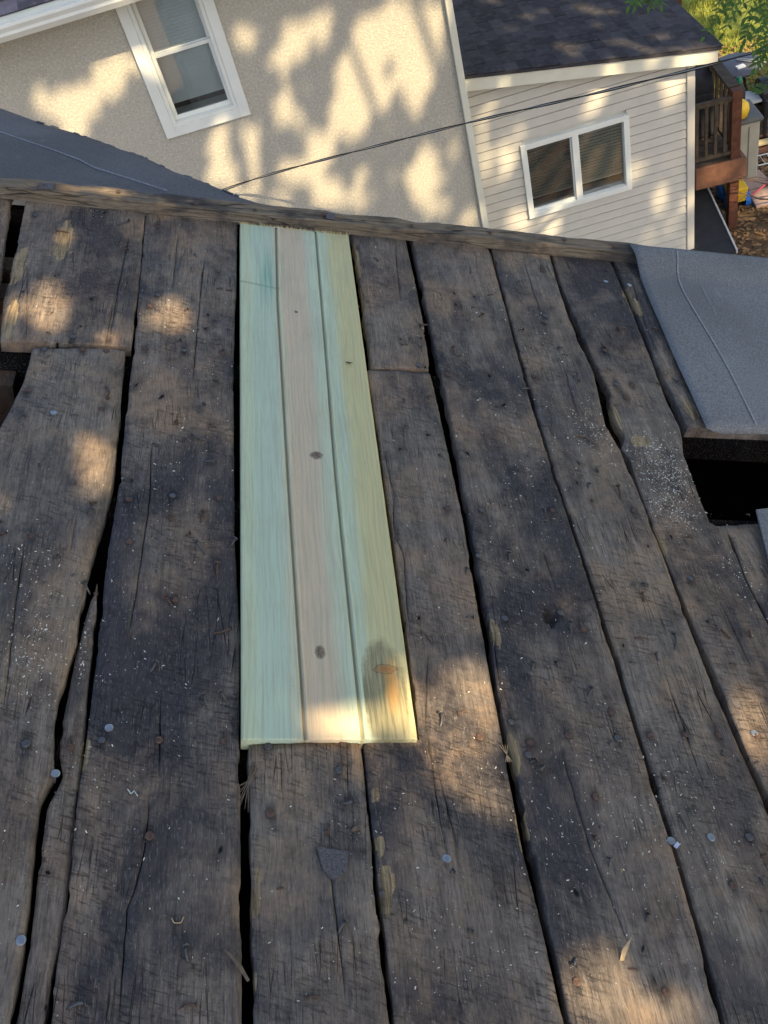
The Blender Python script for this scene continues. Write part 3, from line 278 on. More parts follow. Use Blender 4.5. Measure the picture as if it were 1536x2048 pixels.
    gn = n.math('MULTIPLY', n.attr('green_streak'), n.ramp(grain, [(.35, 1.0), (.6, .3)])); col = n.mix(gn, col, (.18, .40, .29))
    col = n.mix(n.attr('amber'), col, (.34, .25, .13))
    return n.fin(col, n.math('ADD', grain, n.math('MULTIPLY', rings, .4)), .0006, .6)
M_green = green_mat()

# ================================================================ OUR ROOF (deck frame: x down the slope, y along the boards, z off the roof)
SL = rad(21.5); HC = 1.166543
NV = Vec((sin(SL), 0, cos(SL)))
DM = Mat.Rotation(SL, 4, 'Y'); DM.translation = Vec((0, 0, CAMZ))-NV*HC
roof = empty('timber_roof', mw=DM)
tag(roof, 'stripped old timber roof of wide dark weathered boards with gaps and nails', 'roof')
def lerp(a, b, t): return a+(b-a)*t
def pl(q, y):
    if y <= q[0][1]: return q[0][0]
    for i in range(len(q)-1):
        if y <= q[i+1][1]:
            d = q[i+1][1]-q[i][1]; return lerp(q[i][0], q[i+1][0], (y-q[i][1])/d if d > 1e-6 else 1)
    return q[-1][0]
def nz(x, y, z=0.0): return noise.noise(Vec((x, y, z)))
KH = MISC['knothole'][0]
PL = []
for i, (nm, ql, qr, b, t, cr) in enumerate(PLANKS): PL.append(dict(nm=nm, L=ql, R=qr, b=b or (-.55, -.55), t=t or (2.055, 2.055), cr=cr, z=(-.001, .0015, 0, -.006, .0, 0, .001, 0, .002, 0, -.002, .001, 0, -.003, 0)[i % 15], seed=i*13.7, wood=(0, 0, 2, 0, 1, 2, 0, 1, 1, 2, 1, 0, 1, 0, 0)[i % 15]))
xl = -.62
for k in range(5):   # boards past the left and right edges of the picture
    w = .2+.05*((k*7) % 3); PL.append(dict(nm='x', L=[(xl-w, 0)], R=[(xl-.008, 0)], b=(-.55, -.55), t=(2.055, 2.055), cr=[], z=0, seed=200+k*9., wood=k % 3)); xl -= w
for x0_, x1_, y0_, y1_ in ((1.235, 1.42, -.55, 1.125), (1.43, 1.612, -.55, 1.13), (1.622, 1.83, -.55, 1.12)):
    PL.append(dict(nm='x', L=[(x0_, 0)], R=[(x1_, 0)], b=(y0_, y0_), t=(y1_, y1_), cr=[], z=-.004, seed=400+x0_*50, wood=1))
xr = 1.62
for k in range(4):
    w = .22+.04*((k*5) % 3); PL.append(dict(nm='x', L=[(xr, 0)], R=[(xr+w-.01, 0)], b=((1.42, 1.42) if k < 1 else (-.55, -.55)), t=(2.055, 2.055), cr=[], z=0, seed=300+k*9., wood=k % 3)); xr += w
def surf(p, x, y, t):
    e = min(t, 1-t)
    return p['z']+.0016*nz(x*9, y*4, p['seed'])+.0006*nz(x*40, y*14, p['seed']+3)-.0035*(2*t-1)**2*(.5+nz(0, y*.7, p['seed']+9))
def edges(p, y):
    sdd = p['seed']
    chip = (.0016+.002*abs(nz(y*60, sdd+8)))*(nz(y*17, sdd+5) > .30); chip2 = (.0016+.002*abs(nz(y*60, sdd+9)))*(nz(y*15, sdd+77) > .30)
    l = pl(p['L'], y)+.0008*nz(y*6, sdd)+.0007*nz(y*31, sdd+1)+.0009*nz(y*120, sdd+1)+chip
    r = pl(p['R'], y)+.0008*nz(y*6, sdd+20)+.0007*nz(y*31, sdd+21)+.0009*nz(y*120, sdd+2)-chip2
    return l, r
HEADS = [(x, y) for x, y in NAIL_HEADS]
def make_plank(p):
    L = p['t'][0]-p['b'][0]; ny = max(8, int(L/.0095)); ss = [i/ny for i in range(ny+1)]
    if p['nm'] == 'P8':
        for yj in (.7095, .7108, .7135, .7148): ss.append((yj-p['b'][0])/L)
        ss.sort()
    nc = len(p['cr']); ym = (p['b'][0]+p['t'][0])/2
    l, r = edges(p, max(.3, min(1.9, ym))); wd = r-l
    crs = sorted(p['cr'], key=lambda c: sum(q[0] for q in c)/len(c))
    anch = [l]+[sum(q[0] for q in c)/len(c) for c in crs]+[r]
    seg = [max(2, int((anch[i+1]-anch[i])/.0048)) for i in range(nc+1)]
    V = []; rows = []; raw = []; st = []
    for s in ss:
        row = []; t0 = 0; yl = lerp(p['b'][0], p['t'][0], s); yr = lerp(p['b'][1], p['t'][1], s)
        yc = (yl+yr)/2; l, r = edges(p, yc)
        stops = [l]; dep = []
        for c in crs:
            a0, a1 = c[0][1], c[-1][1]; x = pl(c, yc)+.0011*nz(yc*45, p['seed'], 4)
            k = 0
            if a0 < yc < a1: k = min(1, (yc-a0)/.05, (a1-yc)/.05)
            x = min(max(x, stops[-1]+.004), r-.004*(nc+1-len(dep)))
            w = .0002+.0011*k*(.7+.5*nz(yc*20, 3, p['seed'])); stops += [x-w, x, x+w]; dep.append(k)
        stops.append(r); cols = []
        for g in range(nc+1):
            a, b_ = stops[3*g], stops[3*g+1]
            for q in range(seg[g]+1): cols.append((lerp(a, b_, q/seg[g]), 0))
            if g < nc: cols.append((stops[3*g+2], dep[g]))
        for x, d in cols:
            t = (x-l)/max(1e-5, r-l); y = lerp(yl, yr, t)
            if s in (0, 1.0) and p['t'][0] < 2.05: y += .0025*nz(x*60, p['seed'], 9)
            z = surf(p, x, y, t)-.009*d
            ed = min(x-l, r-x)
            if ed < .0035: z -= .0016*(1-ed/.0035)**2*(1+nz(x*0, y*12, p['seed']))
            if p['nm'] == 'P9':
                q = ((x-KH[0])/.0085)**2+((y-KH[1])/.017)**2
                if q < 1.4: z -= .016*min(1, (1.4-q)*2)
            row.append(len(V)); V.append((x, y, z))
            rv = 0
            for rx, ry, ra, rb in RAW_WOOD:
                if abs(x-rx) < ra*2+.01 and abs(y-ry) < rb*2:
                    q = 1-((x-rx)/(ra+.003))**2-((y-ry)/(rb+.004))**2+.55*nz(x*160, y*40, 8); rv = max(rv, min(1, max(0, q*3)))
            raw.append(rv)
            sv = 0
            for hx, hy in HEADS:
                dx = (x-hx)/.011; dy = (y-hy)/.026
                if abs(dx) < 2 and abs(dy) < 2: sv = max(sv, 1-math.sqrt(dx*dx+dy*dy)+.35*nz(x*70, y*70, 2))
            st.append(min(1, max(0, sv)))
        rows.append(row)
    F = []; n = len(rows[0])
    for i in range(len(rows)-1):
        a, b_ = rows[i], rows[i+1]
        for j in range(n-1): F.append((a[j], a[j+1], b_[j+1], b_[j]))
    nt = len(F)
    loop = [(rows[i][0]) for i in range(len(rows))]
    per = [rows[i][0] for i in range(len(rows)-1, -1, -1)]+rows[0][1:]+[rows[i][-1] for i in range(1, len(rows))]+rows[-1][-2:0:-1]
    base = len(V)
    cx = sum(v[0] for v in V)/len(V)
    for q in per:
        x, y, z = V[q]; dx = .0015*nz(y*30, p['seed'], 6); V.append((x+dx, y, z-.008)); V.append((x-math.copysign(.003, x-cx)*0+dx*2, y, -.023+p['z'])); raw += [raw[q]*.6]*2; st += [0, 0]
    m = len(per)
    for i in range(m):
        j = (i+1) % m
        F.append((per[j], per[i], base+2*i, base+2*j)); F.append((base+2*j, base+2*i, base+2*i+1, base+2*j+1))
    F.append(tuple(base+2*i+1 for i in range(m)))
    me = bpy.data.meshes.new('plank'); me.from_pydata(V, [], F); me.update()
    me.polygons.foreach_set('use_smooth', [True]*nt+[False]*(len(F)-nt))
    for nm_, dat in (('raw', raw), ('stain', st)):
        a = me.attributes.new(nm_, 'FLOAT', 'POINT'); a.data.foreach_set('value', dat)
    return link('plank', me, roof, [WOODS[p['wood']]])
for p in PL: p['o'] = make_plank(p)
def which(x, y):
    best = None
    for p in PL:
        if not (min(p['b'])-.01 <= y <= max(p['t'])+.01): continue
        l, r = pl(p['L'], y), pl(p['R'], y)
        d = max(l-x, x-r, 0)
        if best is None or d < best[0]: best = (d, p, (x-l)/max(1e-5, r-l))
    return best
def zat(x, y):
    d, p, t = which(x, y); return surf(p, x, y, min(1, max(0, t))), p

# nails, each a sub-part of its board
nb = MB(); nb.disc((0, 0, .0016), .0051, .0012, 14); nb.tube([(0, 0, .0003), (0, 0, -.02)], .0018, 5); nail_me = nb.mesh(); nail_me.materials.append(M_rust)
nb2 = MB(); nb2.disc((0, 0, .0013), .0056, .0009, 14); nb2.tube([(0, 0, .0003), (0, 0, -.02)], .0016, 5); nail_me2 = nb2.mesh(); nail_me2.materials.append(M_zinc)
nail_me3 = nail_me.copy(); nail_me3.materials.clear(); nail_me3.materials.append(M_dsteel)
def put_nail(me, x, y, s=1.0, tilt=.12):
    z, p = zat(x, y); o = bpy.data.objects.new('nail', me); S.collection.objects.link(o); o.parent = p['o']
    o.location = (x, y, z); o.rotation_euler = (random.uniform(-tilt, tilt), random.uniform(-tilt, tilt), random.uniform(0, 6)); o.scale = (s, s, s)
for i, (x, y) in enumerate(NAIL_HEADS): put_nail(nail_me3 if i % 3 == 0 else nail_me, x, y, random.uniform(.9, 1.12))
for x, y in BRIGHT_HEADS: put_nail(nail_me2, x, y, 1)
for x, y in [(.27, 0)]:   # row of nails over the nearest rafter, just under the frame
    for q in range(14): put_nail(nail_me, -.5+q*.11+random.uniform(-.02, .02), .27+random.uniform(-.01, .01))
for (hx, hy), (tx, ty) in BENT_NAILS:
    zh, p = zat(hx, hy); zt, _ = zat(tx, ty); m = MB(); d = Vec((tx-hx, ty-hy, 0)); L = d.length
    a = Vec((hx, hy, zh+.005)); e = Vec((tx, ty, zt-.001)); side = Vec((-d.y, d.x, 0)).normalized()*L*.12*random.uniform(-1, 1)
    m.tube([a, a.lerp(e, .35)+side+Vec((0, 0, .0015)), a.lerp(e, .75)+side*.6+Vec((0, 0, .001)), e], [.0019, .0019, .0016, .0011], 6)
    t = d.normalized(); q = t.to_track_quat('Z', 'Y').to_matrix().to_4x4(); q.translation = a
    hd = MB(); hd.disc((0, 0, 0), .0044, .0008, 8); m.add([q @ Vec(v) for v in hd.v], hd.f)
    m.build('nail', random.choice([M_rust, M_dsteel, M_dsteel]), p['o'], True)

rb = random.Random(77)
for k in range(190):
    x, y = rb.uniform(-.45, 1.25), rb.uniform(.3, 1.95); w = which(x, y)
    if w is None or w[0] > 0 or w[2] < .06 or w[2] > .94 or (.06 < x < .33 and y > .70) or (x > .93 and y > 1.36): continue
    m = MB(); a = rb.uniform(0, 6.3); L = rb.uniform(.005, .015); d = Vec((cos(a)*L, sin(a)*L, 0)); z = surf(w[1], x, y, w[2]); p0 = Vec((x, y, z-.001)); p1_ = p0+Vec((0, 0, .0035))+d*.25; p2_ = p0+d+Vec((0, 0, rb.uniform(.001, .004)))
    m.tube([p0, p1_, p2_], [.0012, .0014, .0011], 5)
    if k % 2: 
        q = d.normalized().to_track_quat('Z', 'Y').to_matrix().to_4x4(); q.translation = p2_; hd = MB(); hd.disc((0, 0, 0), .0034, .0006, 8); m.add([q @ Vec(v) for v in hd.v], hd.f)
    m.build('nail', rb.choice([M_rust, M_dsteel]), w[1]['o'], True)
# framing under the boards
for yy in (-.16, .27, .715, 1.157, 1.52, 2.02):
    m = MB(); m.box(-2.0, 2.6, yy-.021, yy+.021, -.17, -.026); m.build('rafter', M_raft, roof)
m = MB(); m.box(-.8, -.33, 1.455, 1.497, -.16, -.04); m.build('batten', M_under, roof)
m = MB(); m.box(-.75, -.30, 1.70, 1.75, -.12, -.028); m.build('batten', M_under, roof)
m = MB(); m.box(-.8, -.30, 1.80, 1.845, -.13, -.03); m.build('batten', M_under, roof)
m = MB(); m.box(-.8, -.30, 1.60, 1.66, -.14, -.034); m.build('batten', M_under, roof)

# edge board along the far end: rough grid with grain, top face and near face
def edge_board():
    V = []; F = []; n = 260; prof = [(-.001, .0), (0, .010), (.001, .0235), (.003, .0262), (.018, .0272), (.034, .0265), (.0455, .0245), (.047, .0)]
    for i in range(n+1):
        x = lerp(-1.3, 1.01, i/n); y0 = 2.018-.029*(x+.43)
        for j, (dy, z) in enumerate(prof):
            w = .0022*nz(x*14, j*1.3, 1)+.0012*nz(x*50, j*2.1, 5)
            crack = -.004 if (j == 4 and nz(x*3, 7) > -.1) else 0
            chip = -.004*max(0, nz(x*12, 44)-.15)*5 if j in (5, 6) else 0
            V.append((x, y0+dy+w*.8+chip, z+w*.9*(z > .001)+crack))
    k = len(prof)
    for i in range(n):
        for j in range(k-1): F.append((i*k+j, (i+1)*k+j, (i+1)*k+j+1, i*k+j+1))
    F.append(tuple(range(k))); F.append(tuple(n*k+j for j in range(k-1, -1, -1)))
    me = bpy.data.meshes.new('edge_board'); me.from_pydata(V, [], F); me.update()
    bm = bmesh.new(); bm.from_mesh(me); bmesh.ops.recalc_face_normals(bm, faces=bm.faces); bm.to_mesh(me); bm.free()
    return link('edge_board', me, roof, [M_edge])
def edge_mat():
    n = NT('edge_board_wood', .85, .2); v = n.coord(False)
    vw = n.add(v, n.scale(n.noise(v, 6, 3, col=True), (0, .012, .012)))
    gr = n.noise(n.scale(vw, (.05, 1, 1)), 300, 5, .65); bl = n.noise(n.scale(v, (.6, 1, 1)), 14, 6, .6); big = n.noise(n.scale(v, (1, .3, .3)), 3.5, 4)
    c = n.mix(n.ramp(gr, [(.3, 0.0), (.65, 1.0)]), (.11, .085, .06), (.30, .24, .17))
    c = n.mix(n.ramp(bl, [(.48, 0.0), (.62, .85)]), c, (.045, .042, .045))
    c = n.mix(n.ramp(big, [(.5, 0.0), (.7, .7)]), c, (.26, .16, .08))
    c = n.mix(n.ramp(n.vor(n.scale(vw, (.03, 1, 1)), 60, 'DISTANCE_TO_EDGE'), [(0.0, .9), (.03, 0.0)]), c, (.012, .011, .01))
    return n.fin(c, gr, .002, 1)
M_edge = edge_mat(); eb = edge_board()
for x in (-.36, -.345, -.20, .24, .245, .44, -.02, .1, .62, .8, .92):
    y0 = 2.018-.029*(x+.43)+.02; o = bpy.data.objects.new('nail', nail_me); S.collection.objects.link(o); o.parent = eb; o.location = (x+random.uniform(-.01, .01), y0+random.uniform(-.01, .012), .0275)
for x, w in ((-.34, .030), (.262, .020)):   # scraps of felt left under nails on the edge board
    m = MB(); y0 = 2.018-.029*(x+.43); m.box(x-w/2, x+w/2, y0+.008, y0+.032, .0262, .0295); m.build('felt_scrap', M_felt_dark, eb, bevel=.001)

# attic and outer walls below
DMi = DM.inverted()
def wpt(x, y, z): return DMi @ Vec((x, y, z))
m = MB()
def wquad(*p): m.add([wpt(*q) for q in p], [(0, 1, 2, 3)])
def wbox(mb, x0, x1, y0, y1, z0, z1): 
    vs = [wpt(x, y, z) for z in (z0, z1) for x, y in ((x0, y0), (x1, y0), (x1, y1), (x0, y1))]
    mb.add(vs, [(3, 2, 1, 0), (4, 5, 6, 7), (0, 1, 5, 4), (1, 2, 6, 5), (2, 3, 7, 6), (3, 0, 4, 7)])
M_dark = plain('attic_darkness', (.006, .005, .005), 1, .3, 6, .05)  # near-black colour stands in for the unlit attic
M_ourwall = plain('old_painted_wall', (.42, .40, .36), .8, .1, 8)
xa, xb = -1.95, 2.50
def zr(x, dz=0): return CAMZ-HC/cos(SL)-math.tan(SL)*x+dz
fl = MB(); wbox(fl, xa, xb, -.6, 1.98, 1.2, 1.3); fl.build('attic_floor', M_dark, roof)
for y0, y1 in ((2.0, 2.055), (-.66, -.6)):
    g = MB(); g.hexa([wpt(xa, y0, 0), wpt(xb, y0, 0), wpt(xb, y1, 0), wpt(xa, y1, 0)], [wpt(xa, y0, zr(xa, -.04)), wpt(xb, y0, zr(xb, -.04)), wpt(xb, y1, zr(xb, -.04)), wpt(xa, y1, zr(xa, -.04))]); g.build('gable_wall', M_ourwall, roof)
    y2 = 1.982 if y0 > 0 else -.598
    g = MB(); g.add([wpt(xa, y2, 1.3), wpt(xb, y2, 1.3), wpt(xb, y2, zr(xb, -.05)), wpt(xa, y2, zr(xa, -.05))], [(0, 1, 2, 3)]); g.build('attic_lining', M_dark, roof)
for x0, x1 in ((xa-.06, xa), (xb, xb+.06)):
    g = MB(); g.hexa([wpt(x0, -.6, 0), wpt(x1, -.6, 0), wpt(x1, 2.0, 0), wpt(x0, 2.0, 0)], [wpt(x0, -.6, zr(x1, -.04)), wpt(x1, -.6, zr(x1, -.04)), wpt(x1, 2.0, zr(x1, -.04)), wpt(x0, 2.0, zr(x1, -.04))]); g.build('side_wall', M_ourwall, roof)
    x2 = xa+.003 if x0 < 0 else xb-.003
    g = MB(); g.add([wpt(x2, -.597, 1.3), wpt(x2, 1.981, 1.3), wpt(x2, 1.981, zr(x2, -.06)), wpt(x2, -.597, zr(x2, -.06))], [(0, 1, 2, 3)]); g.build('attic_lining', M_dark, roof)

# rear slope with dark felt beyond the edge board
pn = lambda t: Vec(t)+Vec((0, 0, CAMZ))
edge = [pn(t) for t in REAR_EDGE]
a0 = edge[0]; V3 = Vec((cos(SL), 0, -sin(SL)))
hinge = lambda x: Vec((0, 0, CAMZ))-NV*(HC-.012)+Vec((0, 2.07, 0))+V3*x
dirv = (edge[-1]-edge[-4]).normalized()
edge2 = edge+[edge[-1]+dirv*.5, edge[-1]+dirv*1.1]
top = [hinge(lerp(.14, -1.9, i/(len(edge2)-1))) for i in range(len(edge2))]
m = MB(); V = []; n = len(edge2); K = 14
for i in range(n):
    for k in range(K+1):
        q = top[i].lerp(edge2[i], k/K); q = q+Vec((0, 0, .004*nz(q.x*3, q.y*5)+(.002*nz(q.x*40, 3) if k == K else 0))); V.append(DMi @ q)
F = [(i*(K+1)+k, i*(K+1)+k+1, (i+1)*(K+1)+k+1, (i+1)*(K+1)+k) for i in range(n-1) for k in range(K)]
b0 = len(V); V += [DMi @ (e+Vec((0, .0, -.03+.006*nz(e.x*20, 5)))) for e in edge2]
F += [(i*(K+1)+K, b0+i, b0+i+1, (i+1)*(K+1)+K) for i in range(n-1)]
me = bpy.data.meshes.new('rear_slope'); me.from_pydata(V, [], F); me.update(); me.polygons.foreach_set('use_smooth', [True]*(len(F)-n+1)+[False]*(n-1))
rs = link('rear_slope', me, roof, [M_felt_dark])
m = MB(); m.tube([DMi @ (pn(t)+Vec((0, 0, .004))) for t in REAR_LINE], .0016, 4); m.build('printed_line', M_chalk, rs)
m = MB()
for i in range(1, n-1, 1):   # torn lip of old shingle along the rear edge
    e0, e1 = edge2[i], edge2[i+1]
    for k in range(3):
        if random.random() < .55:
            s0 = random.random()*.7; s1 = s0+random.uniform(.12, .35); q0, q1 = e0.lerp(e1, s0), e0.lerp(e1, min(1, s1)); o = Vec((.001, .0035, -.001))*random.uniform(.3, 1.4)
            m.hexa([DMi @ q for q in (q0-o, q1-o, q1+o, q0+o)], [DMi @ (q+Vec((0, 0, random.uniform(.001, .003)))) for q in (q0-o, q1-o, q1+o*.8, q0+o*.7)])
m.build('torn_shingle_edge', [M_felt_dark], rs)
g = MB()
for i in range(n-1):
    a, b_ = edge2[i]-Vec((-.0, .03, .035)), edge2[i+1]-Vec((0, .03, .035)); g.add([DMi @ q for q in (a, b_, Vec((b_.x, b_.y, 0)), Vec((a.x, a.y, 0)))], [(0, 1, 2, 3)])
g.build('rear_wall', M_ourwall, roof)

# -------- felt sheet on the right
fl_l = sorted([tuple(q) for q in FELT_LEFT], key=lambda q: q[1])
def felt_sheet():
    V = []; F = []; ny, nx = 60, 44
    for i in range(ny+1):
        y = lerp(fl_l[0][1]-.006, 2.006, i/ny); l = pl(fl_l, y)
        for j in range(nx+1):
            t = j/nx; x = lerp(l, 1.82, t); yy = y+(.012*sin(t*5)*(1-i/ny))+(i/ny)**6*(-.012*t)
            k = max(0, (yy-1.90)/.08); k = min(1, k); lift = .022*k*k*(3-2*k)
            V.append((x+.0008*nz(y*60, 1)*(j == 0), yy, .007+lift+.0022*(1+nz(x*4, y*5))+.0006*nz(x*20, y*20)-(.014 if i == 0 else (.002 if i == 1 else 0))*min(1, (x-l)/.03)))
    for i in range(ny):
        for j in range(nx): a = i*(nx+1)+j; F.append((a, a+1, a+nx+2, a+nx+1))
    me = bpy.data.meshes.new('felt'); me.from_pydata(V, [], F); me.update(); me.polygons.foreach_set('use_smooth', [True]*len(F))
    o = link('roofing_felt', me, None, [M_felt]); o.matrix_world = DM
    s = o.modifiers.new('s', 'SOLIDIFY'); s.thickness = .0012; s.offset = 1
    return o
felt = tag(felt_sheet(), 'large blue-grey roofing felt sheet with a pale line lying over the boards at right', 'roofing felt')
for ln, w in ((FELT_LINE[0], .0016), (FELT_LINE[1], .0007)):
    m = MB(); q = sorted(ln, key=lambda t: t[1]); V = []; F = []; nn = 60; q = [(a_, min(b_, 1.99)) for a_, b_ in q if b_ > 1.375]; q = [(q[0][0]-.0, max(q[0][1], 1.402))]+q[1:]
    import itertools
    def sm(y): return sum(pl(q, y+d_) for d_ in (-.06, -.03, 0, .03, .06))/5
    for i in range(nn+1):
        y = lerp(q[0][1], q[-1][1], i/nn); x = sm(min(max(y, q[0][1]+.06), q[-1][1]-.06)) if q[0][1]+.06 < y < q[-1][1]-.06 else pl(q, y)
        k = min(1, max(0, (y-1.90)/.08)); z = .0102+.022*k*k*(3-2*k)+.0022*(1+nz(x*4, y*5)); V += [(x-w, y, z), (x+w, y, z)]
        if i: F.append((2*i-2, 2*i-1, 2*i+1, 2*i))
    m.add(V, F); m.build('printed_line', M_chalk, felt)
m = MB(); q = FELT_SMALL; m.hexa([Vec((x, y, .004)) for x, y in q], [Vec((x, y, .0075)) for x, y in q]); o = m.build('roofing_felt', M_felt); o.matrix_world = DM
tag(o, 'small corner of grey felt entering at the right edge below the dark hole', 'roofing felt')

# -------- new green board
def green_board():
    (x0, y0), (x1, _), (x2, y2), (x3, y3) = GREEN; V = []; F = []
    G = [sorted(g, key=lambda t: t[1]) for g in GROOVES]; rows = 420
    A = {k: [] for k in ('across', 'tan_zone', 'knot', 'amber', 'green_streak')}
    prof = [(-.0042, 0, 0), (-.0036, -.0008, 0), (-.0024, -.0034, 0), (-.0003, -.0038, 0), (.0008, -.0004, 0), (.0022, .0022, 0), (.0042, .0018, 0), (.006, 0, 0)]
    for i in range(rows+1):
        s = i/rows; row = []; yc = lerp(y0, (y2+y3)/2, s); xl_ = lerp(x0, x3, s)+.0004*nz(yc*20, 3); xr_ = lerp(x1, x2, s)+.0004*nz(yc*20, 9)
        g1, g2 = pl(G[0], yc), pl(G[1], yc); xs = []
        for a, b_, k in ((xl_, g1-.0042, 40), (g1+.006, g2-.0042, 41), (g2+.006, xr_, 42)):
            for q in range(k+1): xs.append((lerp(a, b_, q/k), 0.0))
            if b_ < xr_-.001:
                g = g1 if k == 40 else g2
                for dx, dz, _ in prof[1:-1]: xs.append((g+dx, dz))
        for x, dz in xs:
            t = (x-xl_)/(xr_-xl_); y = lerp(y0, lerp(y3, y2, t), s)
            if i == rows: y += .0025*nz(x*300, 3)+.0012*nz(x*900, 3)
            if i == 0: y += .0007*nz(x*200, 5)
            e = min(x-xl_, xr_-x); z = .0075+dz-(.0015*(1-e/.004)**2 if e < .004 else 0)
            V.append((x, y, z)); A['across'].append(t)
            kn = 0
            if 1.745 < y < 1.78 and t < .34: kn = max(kn, .75*min(1, max(0, 1-abs(y-(1.768-.055*t))/.004)))
            A['knot'].append(kn)
            kx, ky = GREEN_KNOTS[3]
            tz = 0
            if x > g2+.006:
                u = (x-g2)/(xr_-g2); yb = (y-y0)
                lim = .9-.5*max(0, (.13-yb)/.13)*1.0
                tz = 1
            A['tan_zone'].append(tz)
            A['amber'].append(.62 if dz < -.001 else (.25 if dz < 0 else 0))
            A['green_streak'].append(min(1, max(0, 1-((t-.24)/.09)**2))*min(1, max(0, 1-abs(y-1.79)/.13)))
            row.append(len(V)-1)
        V_row = row
        if i == 0: n = len(row)
    for i in range(rows):
        for j in range(n-1): a = i*n+j; F.append((a, a+1, a+n+1, a+n))
    nt = len(F)
    per = [i*n for i in range(rows, -1, -1)]+list(range(1, n))+[i*n+n-1 for i in range(1, rows+1)]+[rows*n+j for j in range(n-2, 0, -1)]
    b0 = len(V)
    for q in per:
        V.append((V[q][0], V[q][1], -.016)); 
        for k in A: A[k].append(A[k][q])
    mm = len(per)
    for i in range(mm): F.append((per[(i+1) % mm], per[i], b0+i, b0+(i+1) % mm))
    F.append(tuple(b0+i for i in range(mm)))
    me = bpy.data.meshes.new('green_board'); me.from_pydata(V, [], F); me.update(); me.polygons.foreach_set('use_smooth', [True]*nt+[False]*(len(F)-nt))
    for k in A: a = me.attributes.new(k, 'FLOAT', 'POINT'); a.data.foreach_set('value', A[k])
    o = link('replacement_board', me, None, [M_green]); o.matrix_world = DM
    m = MB()
    for q in range(230):   # splinters left by the saw on the far end
        t = random.random(); x = lerp(x3, x2, t); y = lerp(y3, y2, t)-.001; L = random.uniform(.004, .014)*random.random()**.3; w = random.uniform(.0004, .001); a = random.uniform(-.9, .5)
        d = Vec((sin(a)*L, cos(a)*L*.25, L*random.uniform(.4, 1.0))); p0 = Vec((x, y, .0072))
        m.add([p0-Vec((w, 0, 0)), p0+Vec((w, 0, 0)), p0+d, p0+Vec((0, 0, -.0012))], [(0, 1, 2), (0, 2, 3), (1, 3, 2)])
    m.build('splinters', M_splinter, o)
    for px, py in ((.103, 1.456), (.101, 1.146), (.175, .93)):
        pass
    return o
M_splinter = plain('fresh_split_pine', (.55, .46, .25), .8, .2, 50)
tag(green_board(), 'new pale green treated pine board with two grooves set among the dark planks', 'board')

# -------- loose bits on the roof
MI = {k: [Vec((x, y, zat(x, y)[0])) for x, y in v] for k, v in MISC.items()}
def onroof(o, label, cat, group=None): o.matrix_world = DM; tag(o, label, cat, group); return o
M_plastic = plain('pale_plastic_thread', (.62, .68, .62), .5, .1)
M_twig = plain('grey_brown_wood_sliver', (.16, .12, .085), .85, .3, 200)
M_straw = plain('fresh_wood_sliver', (.55, .40, .22), .8, .2, 200)
up = Vec((0, 0, 1))
def thread(name, pts, r, mat, label, cat, lift=.002):
    m = MB(); q = []
    for i in range(len(pts)-1):
        for k in range(4): q.append(pts[i].lerp(pts[i+1], k/4)+up*(lift+.001*sin(i*2+k)))
    q.append(pts[-1]+up*lift); m.tube(q, r, 5); return onroof(m.build(name, mat, None, True), label, cat)
thread('wood_curl', MI['curl1'], .0007, M_plastic, 'tiny white curled shaving on the wide board at lower left', 'wood curl')
thread('wood_curl', MI['curl2'], .0007, M_straw, 'pale bent straw-like sliver low on the wide left board', 'wood curl')
m = MB(); p = MI['splinter']; m.tube([p[0]+up*.004, p[1]+up*.006, p[2]+up*.002], [.0012, .0028, .0018], 5); onroof(m.build('splinter', M_twig, None), 'long grey splinter lying slanted across the gap at the bottom', 'splinter')
m = MB(); p = MI['twig']; m.tube([q+up*.0035 for q in p], [.001, .0024, .0018, .0008], 5); m.tube([p[1]+up*.003, p[1]+Vec((.018, -.012, .004))], [.0016, .0006], 4); onroof(m.build('splinter', M_twig), 'brown forked wood sliver among white sawdust on the right-hand boards', 'splinter')
m = MB(); a = MI['tuft1']
for k in range(14):
    o = Vec((random.uniform(-.005, .005), random.uniform(-.012, .012), random.uniform(0, .006))); e = a[2]+Vec((random.uniform(-.006, .012), random.uniform(-.02, .03), 0))
    m.tube([a[0]+o+up*.003, a[1]+o*.3+up*.008, e+up*.002], [.0005, .0007, .0003], 4)
onroof(m.build('fibre_tuft', M_twig), 'tuft of grey bark fibre caught in the gap below the green board', 'bark fibre')
m = MB(); q = MI['felt_scrap']; m.add([v+up*.0008 for v in q]+[v+up*.0030 for v in q], [(5, 6, 7, 8, 9), (4, 3, 2, 1, 0)]+[(i, (i+1) % 5, 5+(i+1) % 5, 5+i) for i in range(5)])
onroof(m.build('felt_scrap', M_felt_dark), 'dark bluish torn scrap of felt stuck on the middle lower board', 'felt scrap')
m = MB(); q = MI['scrap']; m.add([v+up*.004 for v in q]+[v+up*.0052 for v in q], [(4, 5, 6, 7), (3, 2, 1, 0)]+[(i, (i+1) % 4, 4+(i+1) % 4, 4+i) for i in range(4)])
onroof(m.build('paper_scrap', plain('pale_blue_paper', (.52, .56, .78), .6, .05)), 'tiny pale blue scrap beside a bright nail head at lower right', 'scrap')
m = MB(); q = MI['chip']; m.add([q[0]+up*.002, q[1]+up*.006, q[2]+up*.018, q[3]+up*.010, q[4]+up*.002], [(0, 1, 4), (1, 3, 4), (1, 2, 3)]); o = onroof(m.build('wood_chip', M_straw), 'curled tan wood chip standing up in the sunlit patch at the bottom', 'wood chip'); s = o.modifiers.new('s', 'SOLIDIFY'); s.thickness = .001
